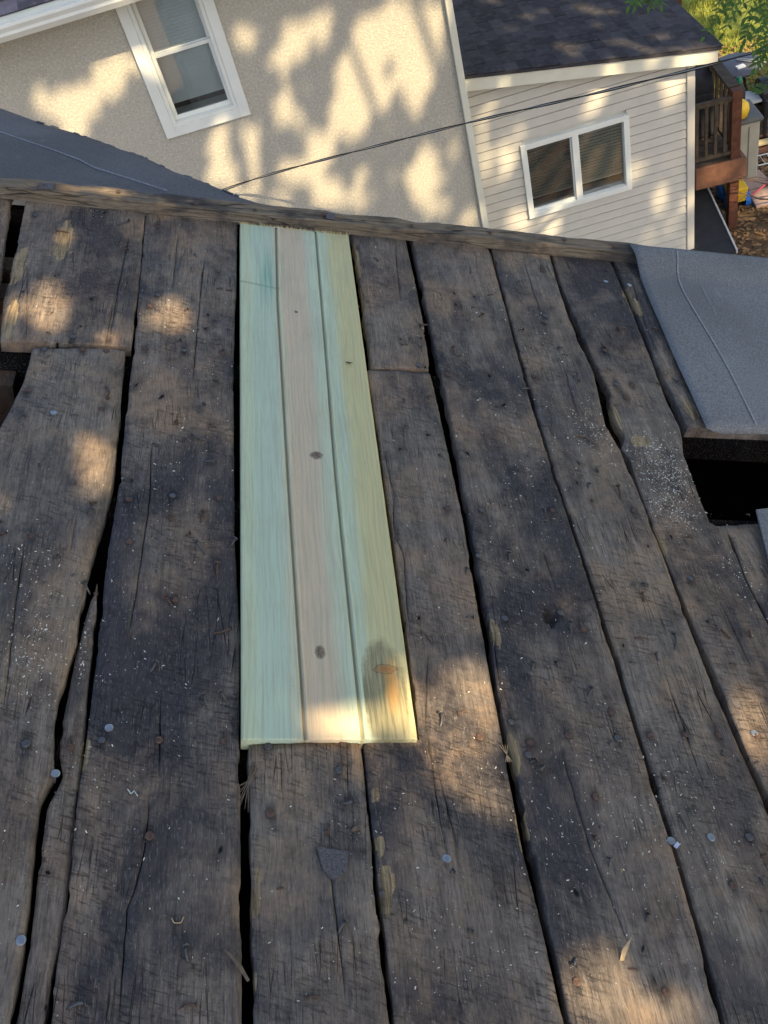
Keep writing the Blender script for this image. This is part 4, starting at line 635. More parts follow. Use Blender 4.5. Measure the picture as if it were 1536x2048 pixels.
m = MB(); q = MI['chipd']; m.add([v+up*.001 for v in q]+[v+up*.004 for v in q], [(5, 6, 7, 8, 9), (4, 3, 2, 1, 0)]+[(i, (i+1) % 5, 5+(i+1) % 5, 5+i) for i in range(5)]); onroof(m.build('wood_chip', M_twig), 'dark flat wood chip beside the gap right of the felt scrap', 'wood chip')
m = MB(); q = MISC['green_bit']; c = [Vec((x, y, .009)) for x, y in q]
for k in range(5): m.tube([c[0].lerp(c[2], k/5), c[1]+Vec((random.uniform(-.003, .003), random.uniform(-.003, .003), .003)), c[0].lerp(c[2], k/5+.15)], .0006, 4)
onroof(m.build('bark_crumb', M_twig), 'small crumb of dry debris on the upper right of the green board', 'debris')
m = MB(); q = MI['splint2']
for k in range(4): m.tube([q[1]+Vec((k*.003-.004, 0, -.002)), q[0]+Vec((.003-k*.004, .006, .004))], [.0007, .0003], 4)
onroof(m.build('splinter', M_straw), 'short orange splinters sticking out into the gap right of the green board', 'splinter')
# sawdust
m = MB(); V = m.v; F = m.f; rnd = random.Random(3)
def dust(x, y, z, s):
    L = s*rnd.uniform(.0007, .0024); w = s*rnd.uniform(.0004, .0009); a = rnd.uniform(0, pi); c, d = cos(a), sin(a); n0 = len(V); h = z+.0006
    V.extend([(x-c*L+d*w, y-d*L-c*w, h), (x+c*L+d*w, y+d*L-c*w, h+rnd.uniform(0, .0008)), (x+c*L-d*w, y+d*L+c*w, h+rnd.uniform(0, .001)), (x-c*L-d*w, y-d*L+c*w, h+.0003)])
    F.append((n0, n0+1, n0+2, n0+3)); m.m.append(0)
for cx, cy, rx, ry, n_ in SAWDUST:
    for k in range(int(n_*.85)):
        x, y = rnd.gauss(cx, rx*.55), rnd.gauss(cy, ry*.55)
        w = which(x, y)
        if w is None or w[0] > 0 or y > 2 or y < 0: continue
        if .072 < x < .32 and y > .70: continue
        dust(x, y, surf(w[1], x, y, w[2]), rnd.choice([.35, .4, .5, .6, .8, 1.1])*(.60+.28*min(1.5, y)))
for k in range(2200):
    x, y = rnd.uniform(-.6, 1.5), rnd.uniform(.3, 1.98); w = which(x, y)
    if w is None or w[0] > 0 or (.072 < x < .32 and y > .70): continue
    dust(x, y, surf(w[1], x, y, w[2]), rnd.uniform(.2, .5)*(.6+.3*y))
o = m.build('sawdust', plain('sawdust', (.80, .76, .66), .9, .3, 90)); o.matrix_world = DM; tag(o, 'scattered pale sawdust flakes on the dark boards', 'sawdust', kind='stuff')

# ================================================================ NEIGHBOUR HOUSE (frame: x along the wall, y away, z up)
YAW = rad(4.3); WM = Mat.Rotation(YAW, 4, 'Z')
S0, D0 = 1.53, 9.4
OFF = Vec((S0, D0, 0)); base = WM @ OFF
house = empty('neighbour_house', base, YAW)
tag(house, 'cream stucco house with white windows and a lap-sided shingled addition beyond the roof edge', 'house')
Zc = lambda z: z+CAMZ
H_ = lambda: MB(OFF)
def stucco():
    n = NT('cream_stucco', .9, .15); v = n.coord(False)
    a = n.noise(v, 95, 6, .75); b_ = n.vor(v, 70); c_ = n.noise(v, 2.2, 5, .6); e = n.noise(v, 45, 4, .7)
    col = n.mix(n.ramp(a, [(.36, 0.0), (.62, 1.0)]), (.37, .35, .285), (.62, .585, .49))
    col = n.mix(n.ramp(c_, [(.35, .25), (.7, 0.0)]), col, (.44, .40, .33)); col = n.mix(n.ramp(e, [(.52, 0.0), (.62, .75)]), col, (.64, .61, .53)); col = n.mix(n.ramp(e, [(.36, .5), (.46, 0.0)]), col, (.36, .34, .29))
    return n.fin(col, n.math('ADD', a, n.math('MULTIPLY', b_, .6)), .009, .8)
M_stucco = stucco()
M_white = plain('white_vinyl', (.76, .78, .72), .45, .04, 6)
M_cream = plain('cream_painted_trim', (.68, .67, .55), .55, .06, 5)
M_siding = plain('beige_vinyl_siding', (.55, .53, .465), .5, .05, 7)
M_blind = plain('blind_slat', (.90, .91, .80), .5, .05, 5)
M_blind2 = plain('grey_window_blind', (.88, .90, .88), .6, .05, 5)
M_room = plain('dark_room', (.07, .068, .06), .9, .1, 5)
M_drip = plain('black_drip_edge', (.012, .012, .014), .5, .1, 5)
gl = NT('window_glass', .05); gl.t.nodes.remove(gl.b); g1 = gl.n('BsdfGlossy'); g1.inputs['Roughness'].default_value = .02; g2 = gl.n('BsdfTransparent'); g2.inputs[0].default_value = (.93, .96, .96, 1)
fr = gl.n('Fresnel'); fr.inputs[0].default_value = 1.5; mx = gl.n('MixShader'); gl.l(gl.math('ADD', gl.math('MULTIPLY', fr.outputs[0], 1.8), .10), mx.inputs[0]); gl.l(g2.outputs[0], mx.inputs[1]); gl.l(g1.outputs[0], mx.inputs[2]); gl.l(mx.outputs[0], gl.t.nodes['Material Output'].inputs[0]); M_glass = gl.m
gl = NT('insect_screen_glass', .05); gl.t.nodes.remove(gl.b); g1 = gl.n('BsdfDiffuse'); g1.inputs[0].default_value = (.03, .03, .035, 1); g2 = gl.n('BsdfTransparent'); mx = gl.n('MixShader'); mx.inputs[0].default_value = .18; gl.l(g2.outputs[0], mx.inputs[1]); gl.l(g1.outputs[0], mx.inputs[2]); gl.l(mx.outputs[0], gl.t.nodes['Material Output'].inputs[0]); M_screen = gl.m

# stucco walls with the window opening
wx0, wx1, wz0, wz1 = -1.268, -.640, Zc(-4.02), Zc(-2.80)
soff = Zc(-2.66)
m = H_()
for x0, x1, z0, z1 in ((-7, wx0, 0, soff), (wx1, 1.43, 0, soff), (wx0, wx1, 0, wz0), (wx0, wx1, wz1, soff)): m.box(x0, x1, 9.4, 9.55, z0, z1)
m.build('wall', M_stucco, house)
m = H_(); m.box(1.28, 1.43, 9.552, 17, 0, soff); m.build('wall', M_stucco, house)
m = H_(); m.box(1.415, 1.480, 9.350, 9.398, .2, soff+.4); m.build('corner_trim', M_cream, house, bevel=.006)
m = H_(); m.box(1.432, 1.480, 9.399, 9.66, .2, soff+.4); m.build('corner_trim', M_cream, house)
# double-hung window
win = H_().box(wx0, wx1, 9.44, 9.47, wz0, wz1); 
wn_ = MB(OFF)
for x0, x1, z0, z1 in ((wx0-.095, wx0, wz0-.09, wz1+.02), (wx1, wx1+.095, wz0-.09, wz1+.02), (wx0, wx1, wz0-.09, wz0), (wx0, wx1, wz1, wz1+.02)): wn_.box(x0, x1, 9.370, 9.399, z0, z1)
wn = wn_.build('window', M_white, house, bevel=.004)
m = H_()
for x0, x1, z0, z1 in ((wx0+.001, wx0+.035, wz0+.001, wz1-.001), (wx1-.035, wx1-.001, wz0+.001, wz1-.001), (wx0+.035, wx1-.035, wz0+.001, wz0+.03)): m.box(x0, x1, 9.38, 9.53, z0, z1)
m.build('frame', M_white, wn, bevel=.003)
zr_ = Zc(-3.40)
for nm, y0, z0, z1 in (('sash', 9.47, zr_-.015, wz1-.002), ('sash', 9.435, wz0+.032, zr_+.02)):
    m = H_(); xa_, xb_ = wx0+.037, wx1-.037; f_ = .032
    for x0, x1, a_, c_ in ((xa_, xa_+f_, z0, z1), (xb_-f_, xb_, z0, z1), (xa_+f_, xb_-f_, z0, z0+f_+.008), (xa_+f_, xb_-f_, z1-f_, z1)): m.box(x0, x1, y0, y0+.03, a_, c_)
    m.build('sash', M_white, wn, bevel=.002)
    m = H_(); m.box(xa_+f_, xb_-f_, y0+.013, y0+.017, z0+f_, z1-f_); m.build('glass', M_glass, wn)
m = H_()
for k in range(40):
    z = wz1-.02-k*.030
    if z < wz0+.16: break
    m.hexa([(wx0+.045, 9.512, z-.0285), (wx1-.045, 9.512, z-.0285), (wx1-.045, 9.52, z-.0285), (wx0+.045, 9.52, z-.0285)], [(wx0+.045, 9.524, z-.004), (wx1-.045, 9.524, z-.004), (wx1-.045, 9.53, z-.004), (wx0+.045, 9.53, z-.004)])
m.build('blind', M_blind2, wn)
m = H_(); m.box(wx0-.3, wx1+.3, 9.9, 9.95, wz0-.3, wz1+.2); m.build('dark_interior', M_room, wn)
m = H_(); m.box(wx0-.02, wx1+.02, 9.556, 9.70, wz0+.01, wz0+.03); m.build('inner_sill', M_white, wn)
# eave: fascia, soffit, gutter, roof
gy = 8.96
def strip(prof, x0, x1, off=OFF):   # extruded profile polygon (y, z) along x
    mb = MB(off); n_ = len(prof); mb.add([(x0, y, z) for y, z in prof]+[(x1, y, z) for y, z in prof], [tuple(range(n_)), tuple(range(2*n_-1, n_-1, -1))]+[(i, n_+i, n_+(i+1) % n_, (i+1) % n_) for i in range(n_)]); return mb
zb = Zc(-2.785)
m = H_(); m.box(-7, 1.9, 9.075, 9.399, soff-.02, soff-.005); m.build('soffit', M_cream, house)
m = H_(); m.box(-7, 1.9, 9.05, 9.074, soff-.03, soff+.045); m.build('fascia', M_white, house)
t_ = .004
gp = [(9.048, zb+.15), (9.048, zb), (gy+.035, zb), (gy+.005, zb+.05), (gy+.005, zb+.075), (gy-.012, zb+.115), (gy-.012, zb+.14), (gy+.010, zb+.14), (gy+.010, zb+.132), (gy-.004, zb+.130), (gy-.004, zb+.117), (gy+.012, zb+.078), (gy+.012, zb+.05), (gy+.040, zb+t_), (9.044, zb+t_), (9.044, zb+.15)]
m = strip(gp, -7, 1.95); gt = m.build('gutter', M_white, house)
bm = bmesh.new(); bm.from_mesh(gt.data); bmesh.ops.recalc_face_normals(bm, faces=bm.faces); bmesh.ops.triangulate(bm, faces=[f for f in bm.faces if len(f.verts) > 4]); bm.to_mesh(gt.data); bm.free()

def shingle_mat(name, a, b_):
    n = NT(name, .92, .2); v = n.coord(True); oi = n.n('ObjectInfo')
    g = n.noise(v, 160, 4, .8); t = n.noise(v, 12, 3)
    c = n.mix(n.ramp(g, [(.35, 0.0), (.65, 1.0)]), a, b_); c = n.mix(n.math('MULTIPLY', oi.outputs['Random'], .75), c, tuple(x*.45 for x in a)); c = n.mix(n.ramp(t, [(.45, 0.0), (.7, .4)]), c, tuple(x*1.15 for x in b_))
    return n.fin(c, g, .004, .7)
M_sh = shingle_mat('charcoal_shingle', (.032, .031, .036), (.085, .080, .086))
M_sh2 = shingle_mat('purple_grey_shingle', (.11, .10, .12), (.20, .18, .21))
# main roof: sheathing plus the lowest courses
PIT = rad(28); q0 = Vec((0, 9.04, zb+.195))
rm = Mat.Translation(q0) @ Mat.Rotation(PIT, 4, 'X')
m = H_(); m.box(-7, 1.95, .0, 4.5, -.03, -.006, 0, rm); mr = m.build('roof', M_sh2, house)
def shingle_mesh(w, l, th, mat):
    mb = MB(); mb.hexa([(0, 0, 0), (w, 0, 0), (w, l, 0), (0, l, 0)], [(0, 0, th), (w, 0, th), (w, l, .001), (0, l, .001)]); me = mb.mesh(); me.materials.append(mat); return me
shm = [shingle_mesh(w, .19, .009, M_sh2) for w in (.24, .30, .19)]
for r in range(6):
    x = -3.2+.11*(r % 3)
    while x < -.6:
        k = random.randrange(3); w = (.24, .30, .19)[k]
        o = bpy.data.objects.new('shingle', shm[k]); S.collection.objects.link(o); o.parent = mr
        o.matrix_local = Mat.Translation(-OFF) @ rm @ Mat.Translation(Vec((x, -.02+r*.143, -.003+.001*(r % 2)))) @ Mat.Rotation(rad(-1.5), 4, 'X'); x += w+.004

# addition: backing, siding boards, trims
AX0, AX1 = 1.485, 3.84; AD = 9.7
rk = lambda s: Zc(-.457*9.7)-math.tan(rad(10.3))*(s-1.52)     # top of the rake board
sx0, sx1, sz0, sz1 = 1.98, 3.138, Zc(-6.232), Zc(-5.364); fw_ = .062
m = H_()
for x0, x1, z0, z1 in ((1.44, sx0+.03, 0, 2.45), (sx1-.03, AX1-.01, 0, 2.45), (sx0+.03, sx1-.03, 0, sz0+.03), (sx0+.03, sx1-.03, sz1-.03, 2.45)): m.box(x0, x1, AD+.02, AD+.10, z0, z1)
m.hexa([(1.44, AD+.02, 2.451), (AX1-.01, AD+.02, 2.451), (AX1-.01, AD+.1, 2.451), (1.44, AD+.1, 2.451)], [(1.44, AD+.02, rk(1.44)-.06), (AX1-.01, AD+.02, rk(AX1)-.06), (AX1-.01, AD+.1, rk(AX1)-.06), (1.44, AD+.1, rk(1.44)-.06)])
m.build('wall', M_siding, house)
PE = .1016; k = 0; z = .05
def course(x0, x1, z, ztr=None):
    mb = H_(); L = z; top_l = min(z+PE+.002, rk(x0)-.11); top_r = min(z+PE+.002, rk(x1)-.11)
    if ztr:
        xc = x1
        # where the rake line meets this course
        top = z+PE-.012
        xt = 1.52+(rk(1.52)-.11-top)/math.tan(rad(10.3)); xb2 = 1.52+(rk(1.52)-.11-z)/math.tan(rad(10.3))
        if xb2 <= x0: return
        xr2 = min(x1, xb2); xm = max(x0, min(xr2, xt))
        pts = [(x0, z), (xr2, z)]
        if xr2 < x1: pts += [(xm, min(top, rk(xm)-.11))]
        else: pts += [(x1, min(top, rk(x1)-.11)), (xm, min(top, rk(xm)-.11))]
        if xm > x0+1e-3: pts += [(x0, min(top, rk(x0)-.11))]
        n_ = len(pts); yf = lambda zz: AD-.007+.010*((zz-z)/PE)
        mb.add([(x, yf(zz)-.012, zz) for x, zz in pts]+[(x, AD+.0195, zz) for x, zz in pts], [tuple(range(n_)), tuple(range(2*n_-1, n_-1, -1))]+[((i+1) % n_, i, n_+i, n_+(i+1) % n_) for i in range(n_)])
    else:
        mb.hexa([(x0, AD-.019, z), (x1, AD-.019, z), (x1, AD+.0195, z), (x0, AD+.0195, z)], [(x0, AD-.009, z+PE-.012), (x1, AD-.009, z+PE-.012), (x1, AD+.0195, z+PE-.012), (x0, AD+.0195, z+PE-.012)])
    mb.build('siding_board', M_siding, house)
while z < rk(1.485):
    if z+PE > sz0+.03 and z < sz1-.03:
        course(AX0, sx0+.02, z); course(sx1-.02, AX1-.085, z)
    else: course(AX0, AX1-.085, z, z+PE > rk(AX1)-.12)
    z += PE
m = H_(); m.box(AX1-.085, AX1, AD-.034, AD+.10, 0, rk(AX1)-.10); m.build('corner_trim', M_siding, house, bevel=.006)
m = H_(); m.box(AX1-.003, AX1+.02, AD+.10, 14.2, 0, rk(AX1)-.12); m.build('wall', M_siding, house)
m = H_(); f0 = AD-.16
def rake(mb, x0, x1, y0, y1, t0, t1): mb.hexa([(x0, y0, rk(x0)-t1), (x1, y0, rk(x1)-t1), (x1, y1, rk(x1)-t1), (x0, y1, rk(x0)-t1)], [(x0, y0, rk(x0)-t0), (x1, y0, rk(x1)-t0), (x1, y1, rk(x1)-t0), (x0, y1, rk(x0)-t0)])
rake(m, 1.485, 4.02, f0, f0+.02, .012, .15); m.build('rake_board', M_cream, house, bevel=.003)
m = H_(); rake(m, 1.485, 4.0, f0+.021, AD+.018, .115, .13); m.build('soffit', M_cream, house)
m = H_(); rake(m, 1.485, 4.04, f0-.014, f0+.05, -.012, .011); m.build('drip_edge', M_drip, house)
m = H_(); m.box(4.0, 4.03, f0+.022, 14.2, rk(4.0)-.14, rk(4.0)-.012); m.build('fascia', M_cream, house)
arm = Mat.Translation(Vec((4.05, f0-.015, rk(4.05)+.013))) @ Mat.Rotation(rad(10.3), 4, 'Y')
m = H_(); m.box(-2.63, 0, 0.0, 4.6, -.03, -.001, 0, arm); ar = m.build('roof', M_sh, house)
shw = (.17, .21, .25); shm = [shingle_mesh(w, .19, .009, M_sh) for w in shw]
cnt = 0
for r in range(19):
    y = random.uniform(-.12, 0); 
    while y < 2.3:
        k = random.randrange(3); w = shw[k]; lo = max(y, 0.003)
        o = bpy.data.objects.new('shingle', shm[k]); S.collection.objects.link(o); o.parent = ar; cnt += 1
        # course runs away from us, exposed edge faces down the slope (+x)
        loc = Mat.Translation(Vec((.012-r*.137, lo, 0.003+random.choice([0, .004])))) @ Mat.Rotation(rad(90), 4, 'Z') @ Mat.Rotation(rad(-1.6), 4, 'X')
        o.matrix_local = Mat.Translation(-OFF) @ arm @ loc; 
        y = lo+w+.004
# slider window with blinds
wn_ = H_()
for x0, x1, z0, z1 in ((sx0, sx0+fw_, sz0, sz1), (sx1-fw_, sx1, sz0, sz1), (sx0+fw_, sx1-fw_, sz0, sz0+fw_), (sx0+fw_, sx1-fw_, sz1-fw_, sz1)): wn_.box(x0, x1, AD-.045, AD+.06, z0, z1)
wn = wn_.build('window', M_white, house, bevel=.004)
xm = (sx0+sx1)/2
m = H_(); m.box(xm-.036, xm+.036, AD-.036, AD+.055, sz0+fw_, sz1-fw_); m.build('mullion', M_white, wn, bevel=.003)
m = H_(); xa_, xb_ = sx0+fw_+.001, xm-.037
for x0, x1, z0, z1 in ((xa_, xb_, sz0+fw_+.001, sz0+fw_+.028), (xb_-.014, xb_, sz0+fw_+.028, sz1-fw_)): m.box(x0, x1, AD-.008, AD+.02, z0, z1)
m.build('sash', M_white, wn)
m = H_(); m.box(xa_, xb_-.015, AD+.004, AD+.006, sz0+fw_+.028, sz1-fw_); m.build('insect_screen', M_screen, wn)
for x0, x1 in ((xa_, xb_), (xm+.037, sx1-fw_-.001)):
    m = H_(); m.box(x0, x1, AD+.022, AD+.026, sz0+fw_, sz1-fw_); m.build('glass', M_glass, wn)
    m = H_(); zz = sz1-fw_-.03; k = 0
    while zz > sz0+fw_+.16:
        c = Vec(((x0+x1)/2, AD+.047, zz)); mm_ = Mat.Translation(c) @ Mat.Rotation(rad(9), 4, 'X'); m.box(-(x1-x0)/2+.008, (x1-x0)/2-.008, -.018, .018, -.0012, .0012, 0, mm_); zz -= .0345; k += 1
    m.box(x0+.008, x1-.008, AD+.04, AD+.07, zz-.005, zz+.012)
    for fx in (.22, .78): m.tube([(lerp(x0, x1, fx), AD+.034, zz), (lerp(x0, x1, fx), AD+.034, sz1-fw_)], .0016, 4)
    m.build('blind', M_blind, wn)
m = H_(); m.box(sx0+.04, sx1-.04, AD+.061, AD+.20, sz0+.03, sz0+fw_); m.build('inner_sill', M_white, wn)
m = H_(); m.box(sx0-.3, sx1+.3, AD+.6, AD+.62, sz0-.3, sz1+.2); m.build('dark_interior', M_room, wn)

# ================================================================ GROUND
def ground_mat():
    n = NT('soil_and_leaves', .95, .1); v = n.coord(False)
    a = n.noise(v, 9, 8, .7); b_ = n.vor(v, 26, 'F1', 'Color'); d = n.noise(v, 1.2, 4)
    c = n.mix(n.ramp(a, [(.35, 0.0), (.65, 1.0)]), (.035, .025, .016), (.15, .10, .06)); c = n.mix(.3, c, n.mix(b_, (.05, .03, .015), (.26, .17, .09)))
    g = n.mix(n.ramp(a, [(.3, 0.0), (.7, 1.0)]), (.10, .13, .025), (.24, .26, .05)); sx = n.n('SeparateXYZ'); n.l(v, sx.inputs[0])
    f = n.ramp(n.math('ADD', n.math('MULTIPLY', sx.outputs[1], .05), n.math('MULTIPLY', d, .15)), [(.72, 0.0), (.78, 1.0)])
    return n.fin(n.mix(f, c, g), a, .03, .8)
m = MB(); m.add([(-150, -150, 0), (150, -150, 0), (150, 150, 0), (-150, 150, 0)], [(0, 1, 2, 3)]); m.build('ground', ground_mat()); tag(bpy.data.objects['ground'], kind='structure')
rnd = random.Random(5)
M_grass = plain('grass_blade', (.26, .28, .05), .7, .35, 3); M_litter = plain('dry_leaf', (.22, .13, .06), .9, .5, 4)
m = MB()
for k in range(26000):
    x, y = rnd.uniform(3.6, 9), rnd.uniform(12.9, 21); h = rnd.uniform(.05, .12); a = rnd.uniform(0, pi); w = .012; d = Vec((rnd.uniform(-.04, .04), rnd.uniform(-.04, .04), h))
    if nz(x*1.3, y*1.3) < -.12+max(0, 13.8-y): continue
    p0 = Vec((x, y, 0)); s_ = Vec((cos(a)*w, sin(a)*w, 0)); m.add([p0-s_, p0+s_, p0+d], [(0, 1, 2)])
o = m.build('grass', M_grass); tag(o, 'sunlit lawn grass behind the addition', 'grass', kind='stuff')
m = MB()
for k in range(6500):
    x, y = rnd.uniform(2.6, 7), rnd.uniform(9.8, 15); L = rnd.uniform(.02, .05); a = rnd.uniform(0, 6.3); c, s_ = cos(a)*L, sin(a)*L; z = rnd.uniform(.002, .03)
    m.add([(x-c, y-s_, z), (x+s_*.5, y-c*.5, z+rnd.uniform(0, .02)), (x+c, y+s_, z+rnd.uniform(0, .02)), (x-s_*.5, y+c*.5, z+.004)], [(0, 1, 2, 3)])
o = m.build('leaf_litter', M_litter); tag(o, 'dry brown leaves scattered over the bare soil', 'leaf litter', kind='stuff')

# ================================================================ YARD
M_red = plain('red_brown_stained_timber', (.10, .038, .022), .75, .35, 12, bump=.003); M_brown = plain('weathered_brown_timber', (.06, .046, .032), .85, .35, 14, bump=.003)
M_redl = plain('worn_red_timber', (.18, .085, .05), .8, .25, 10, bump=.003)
dk = empty('wooden_deck', (3.3, 10.5, 0)); tag(dk, 'red-brown timber deck with railing beside the lap-sided addition', 'deck')
DO = Vec((3.3, 10.5, 0)); B = lambda: MB(DO)
zf = Zc(-6.56)
m = B(); m.box(3.28, 3.86, 10.44, 10.48, zf-.26, zf+.005); m.build('front_board', M_redl, dk, bevel=.005)
m = B(); m.box(3.82, 3.86, 10.482, 13.2, zf-.26, zf-.003); m.build('side_board', M_redl, dk)
for i in range(18):
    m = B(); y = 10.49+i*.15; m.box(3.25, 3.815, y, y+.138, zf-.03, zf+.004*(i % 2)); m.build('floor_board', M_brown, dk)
px_, py_ = 3.745, 10.52
m = B(); m.box(px_-.055, px_+.055, py_-.03, py_+.08, 0, Zc(-5.76)); m.build('post', M_red, dk, bevel=.006)
m = B(); m.box(px_-.04, px_+.045, 12.9, 13.0, 0, Zc(-5.72)); m.build('post', M_red, dk, bevel=.006)
m = B(); m.box(3.42, 3.50, 11.9, 12.0, 0, Zc(-5.3)); m.build('post', M_red, dk)
m = B(); m.box(3.24, px_-.056, 10.50, 10.54, Zc(-5.86), Zc(-5.81)); m.build('rail', M_brown, dk)
m = B(); m.box(3.24, px_-.056, 10.50, 10.54, zf+.06, zf+.10); m.build('rail', M_brown, dk)
m = B(); m.box(px_-.06, px_+.06, 10.62, 12.9, Zc(-5.79), Zc(-5.755)); m.build('rail', M_brown, dk)
m = B(); m.box(px_-.02, px_+.02, 10.62, 12.9, zf+.06, zf+.10); m.build('rail', M_brown, dk)
for i in range(4):
    x = 3.31+i*.105; m = B(); m.box(x-.017, x+.017, 10.505, 10.535, zf+.10, Zc(-5.86)); m.build('baluster', M_brown, dk)
for i in range(15):
    y = 10.74+i*.145; m = B(); m.box(px_-.017, px_+.017, y-.017, y+.017, zf+.10, Zc(-5.79)); m.build('baluster', M_brown, dk)
for i in range(5):
    m = B(); m.box(3.16+i*.10, 3.25+i*.10, 12.2, 12.23, zf, Zc(-5.15)); m.build('screen_board', M_red, dk)
m = B(); m.box(3.22, 3.80, 10.60, 12.9, .0, .02); m.build('under_deck_shade_sheet', M_brown, dk)  # brown sheet on the soil stands in for shade under the deck
cg = empty('dark_filler', (3.50, 11.3, zf+.006)); CO = Vec((3.50, 11.3, zf+.006)); tag(cg, 'added black block standing in for the darkness behind the deck railing', 'grill')  # added black block, makes the space behind the railing read dark
M_fill = plain('black_filler', (.018, .018, .02), .7, .4, 8)
m = MB(CO); m.hexa([(3.27, 11.05, zf+.006), (3.70, 11.05, zf+.006), (3.70, 11.55, zf+.006), (3.27, 11.55, zf+.006)], [(3.29, 11.08, zf+.55), (3.68, 11.08, zf+.55), (3.68, 11.52, zf+.55), (3.29, 11.52, zf+.55)]); m.build('filler_base', M_fill, cg, bevel=.03)
m = MB(CO); m.tube([(3.29, 11.3, zf+.56), (3.68, 11.3, zf+.56)], [.20, .20], 16); m.build('filler_top', M_fill, cg, True)
# cellar hatch / covered panel next to the corner
M_black = plain('black_sheet', (.02, .021, .024), .7, .3, 9); M_alu = plain('pale_metal_edge', (.45, .45, .42), .5, .1, 5)
h0 = empty('cellar_hatch', (3.35, 10.0, 0)); tag(h0, 'sloping black cellar hatch with pale metal edge at the foot of the addition corner', 'hatch'); HO = Vec((3.35, 10, 0))
qa = [(3.0, 9.75, .22), (3.53, 9.75, .22), (3.50, 10.85, .52), (3.0, 10.85, .52)]
m = MB(HO); m.hexa([(x, y, z-.02) for x, y, z in qa], [(x, y, z) for x, y, z in qa]); m.build('lid', M_black, h0)
m = MB(HO); m.hexa([(x, y, 0) for x, y, z in qa], [(x, y, z-.021) for x, y, z in qa]); m.build('curb', M_brown, h0)
m = MB(HO); m.hexa([(3.531, 9.75, .19), (3.549, 9.75, .19), (3.519, 10.85, .49), (3.501, 10.85, .49)], [(3.531, 9.75, .235), (3.549, 9.75, .235), (3.519, 10.85, .535), (3.501, 10.85, .535)]); m.build('metal_edge', M_alu, h0)
# storage bin
M_bin = plain('beige_plastic', (.36, .34, .27), .6, .1, 5); M_binl = plain('grey_plastic_lid', (.12, .12, .11), .6, .2, 5)
b0 = empty('storage_bin', (4.12, 11.65, 0)); BO = Vec((4.12, 11.65, 0)); tag(b0, 'beige plastic storage bin standing behind the deck post', 'storage bin')
m = MB(BO); m.box(3.86, 4.36, 11.4, 11.85, 0, .80); m.build('body', M_bin, b0, bevel=.02)
m = MB(BO)
for x in (4.0, 4.24): m.box(x-.015, x+.015, 11.385, 11.399, .05, .75)
m.build('rib', M_bin, b0)
m = MB(BO); m.box(3.83, 4.39, 11.37, 11.88, .801, .85); m.build('lid', M_binl, b0, bevel=.015)
M_yel = plain('yellow_plastic', (.72, .45, .03), .4, .08, 5); M_blue = plain('blue_plastic', (.02, .16, .55), .4, .08, 5); M_grn = plain('green_plastic', (.02, .16, .09), .45, .1); M_blk = plain('black_plastic', (.018, .018, .02), .5, .2)
def lathe(prof, n_=16, off=(0, 0, 0)):
    mb = MB(); V = []; F = []
    for r, z in prof:
        for i in range(n_): V.append((r*cos(2*pi*i/n_)+off[0], r*sin(2*pi*i/n_)+off[1], z+off[2]))
    for j in range(len(prof)-1):
        for i in range(n_): F.append((j*n_+i, j*n_+(i+1) % n_, (j+1)*n_+(i+1) % n_, (j+1)*n_+i))
    F.append(tuple(range(n_-1, -1, -1))); F.append(tuple((len(prof)-1)*n_+i for i in range(n_))); mb.add(V, F); mb.sm = True; return mb
t0 = empty('toy_bucket', (4.13, 11.50, .852)); tag(t0, 'round yellow plastic toy on top of the beige bin', 'toy')
lathe([(.07, 0), (.10, .02), (.12, .10), (.11, .16), (.07, .20), (.02, .215)]).build('body', M_yel, t0)
lathe([(.02, .216), (.03, .23), (.012, .25)], 10).build('knob', M_yel, t0)
t0 = empty('spray_bottle', (4.20, 11.74, .852)); tag(t0, 'black bottle with a green cap standing on the beige bin', 'bottle')
lathe([(.07, 0), (.08, .02), (.08, .22), (.04, .28), (.03, .30)]).build('body', M_blk, t0); lathe([(.034, .301), (.038, .31), (.034, .37), (.02, .38)], 10).build('cap', M_grn, t0)
# toy truck
t0 = empty('toy_truck', (3.98, 10.98, 0)); TO = Vec((3.98, 10.98, 0)); tag(t0, 'yellow toy truck with blue wheels beside the deck leg', 'toy truck')
m = MB(TO); m.hexa([(3.86, 10.85, .10), (4.02, 10.85, .10), (4.02, 11.25, .10), (3.86, 11.25, .10)], [(3.84, 10.82, .30), (4.04, 10.82, .30), (4.04, 11.12, .30), (3.84, 11.12, .30)]); m.build('bed', M_yel, t0, bevel=.015)
m = MB(TO); m.box(3.87, 4.01, 11.13, 11.25, .10, .38); m.build('cab', M_yel, t0, bevel=.02)
for x, y in ((4.05, 10.92), (4.05, 11.18), (3.83, 10.92), (3.83, 11.18)):
    m = MB(TO); m.tube([(x-.03, y, .09), (x+.03, y, .09)], [.09, .09], 14); m.build('wheel', M_blue, t0)
# round table
tb = empty('round_table', (4.62, 13.0, 0)); tag(tb, 'round dark grey patio table standing on the grass past the deck', 'table')
M_tab = plain('dark_grey_table_top', (.085, .085, .10), .5, .1, 6)
lathe([(.31, .70), (.33, .715), (.33, .735), (.31, .75)], 28).build('table_top', M_tab, tb)
for a in range(4):
    m = MB(); q = a*pi/2+.6; m.tube([(.08*cos(q), .08*sin(q), .699), (.30*cos(q), .30*sin(q), 0)], [.018, .015], 8); m.build('leg', M_blk, tb)
def small(name, mb, mat, loc, label, cat):
    o = mb.build(name, mat); o.location = loc; tag(o, label, cat); return o
m = MB(); m.box(-.055, .055, -.035, .035, 0, .02, 0, Mat.Rotation(.2, 4, 'Z')); small('white_box', m, M_white, (4.62, 12.88, .752), 'small white box lying on the round grey table', 'box')
g = empty('long_pliers', (4.78, 12.97, .752)); tag(g, 'long-handled metal tool lying open on the round table', 'tool')
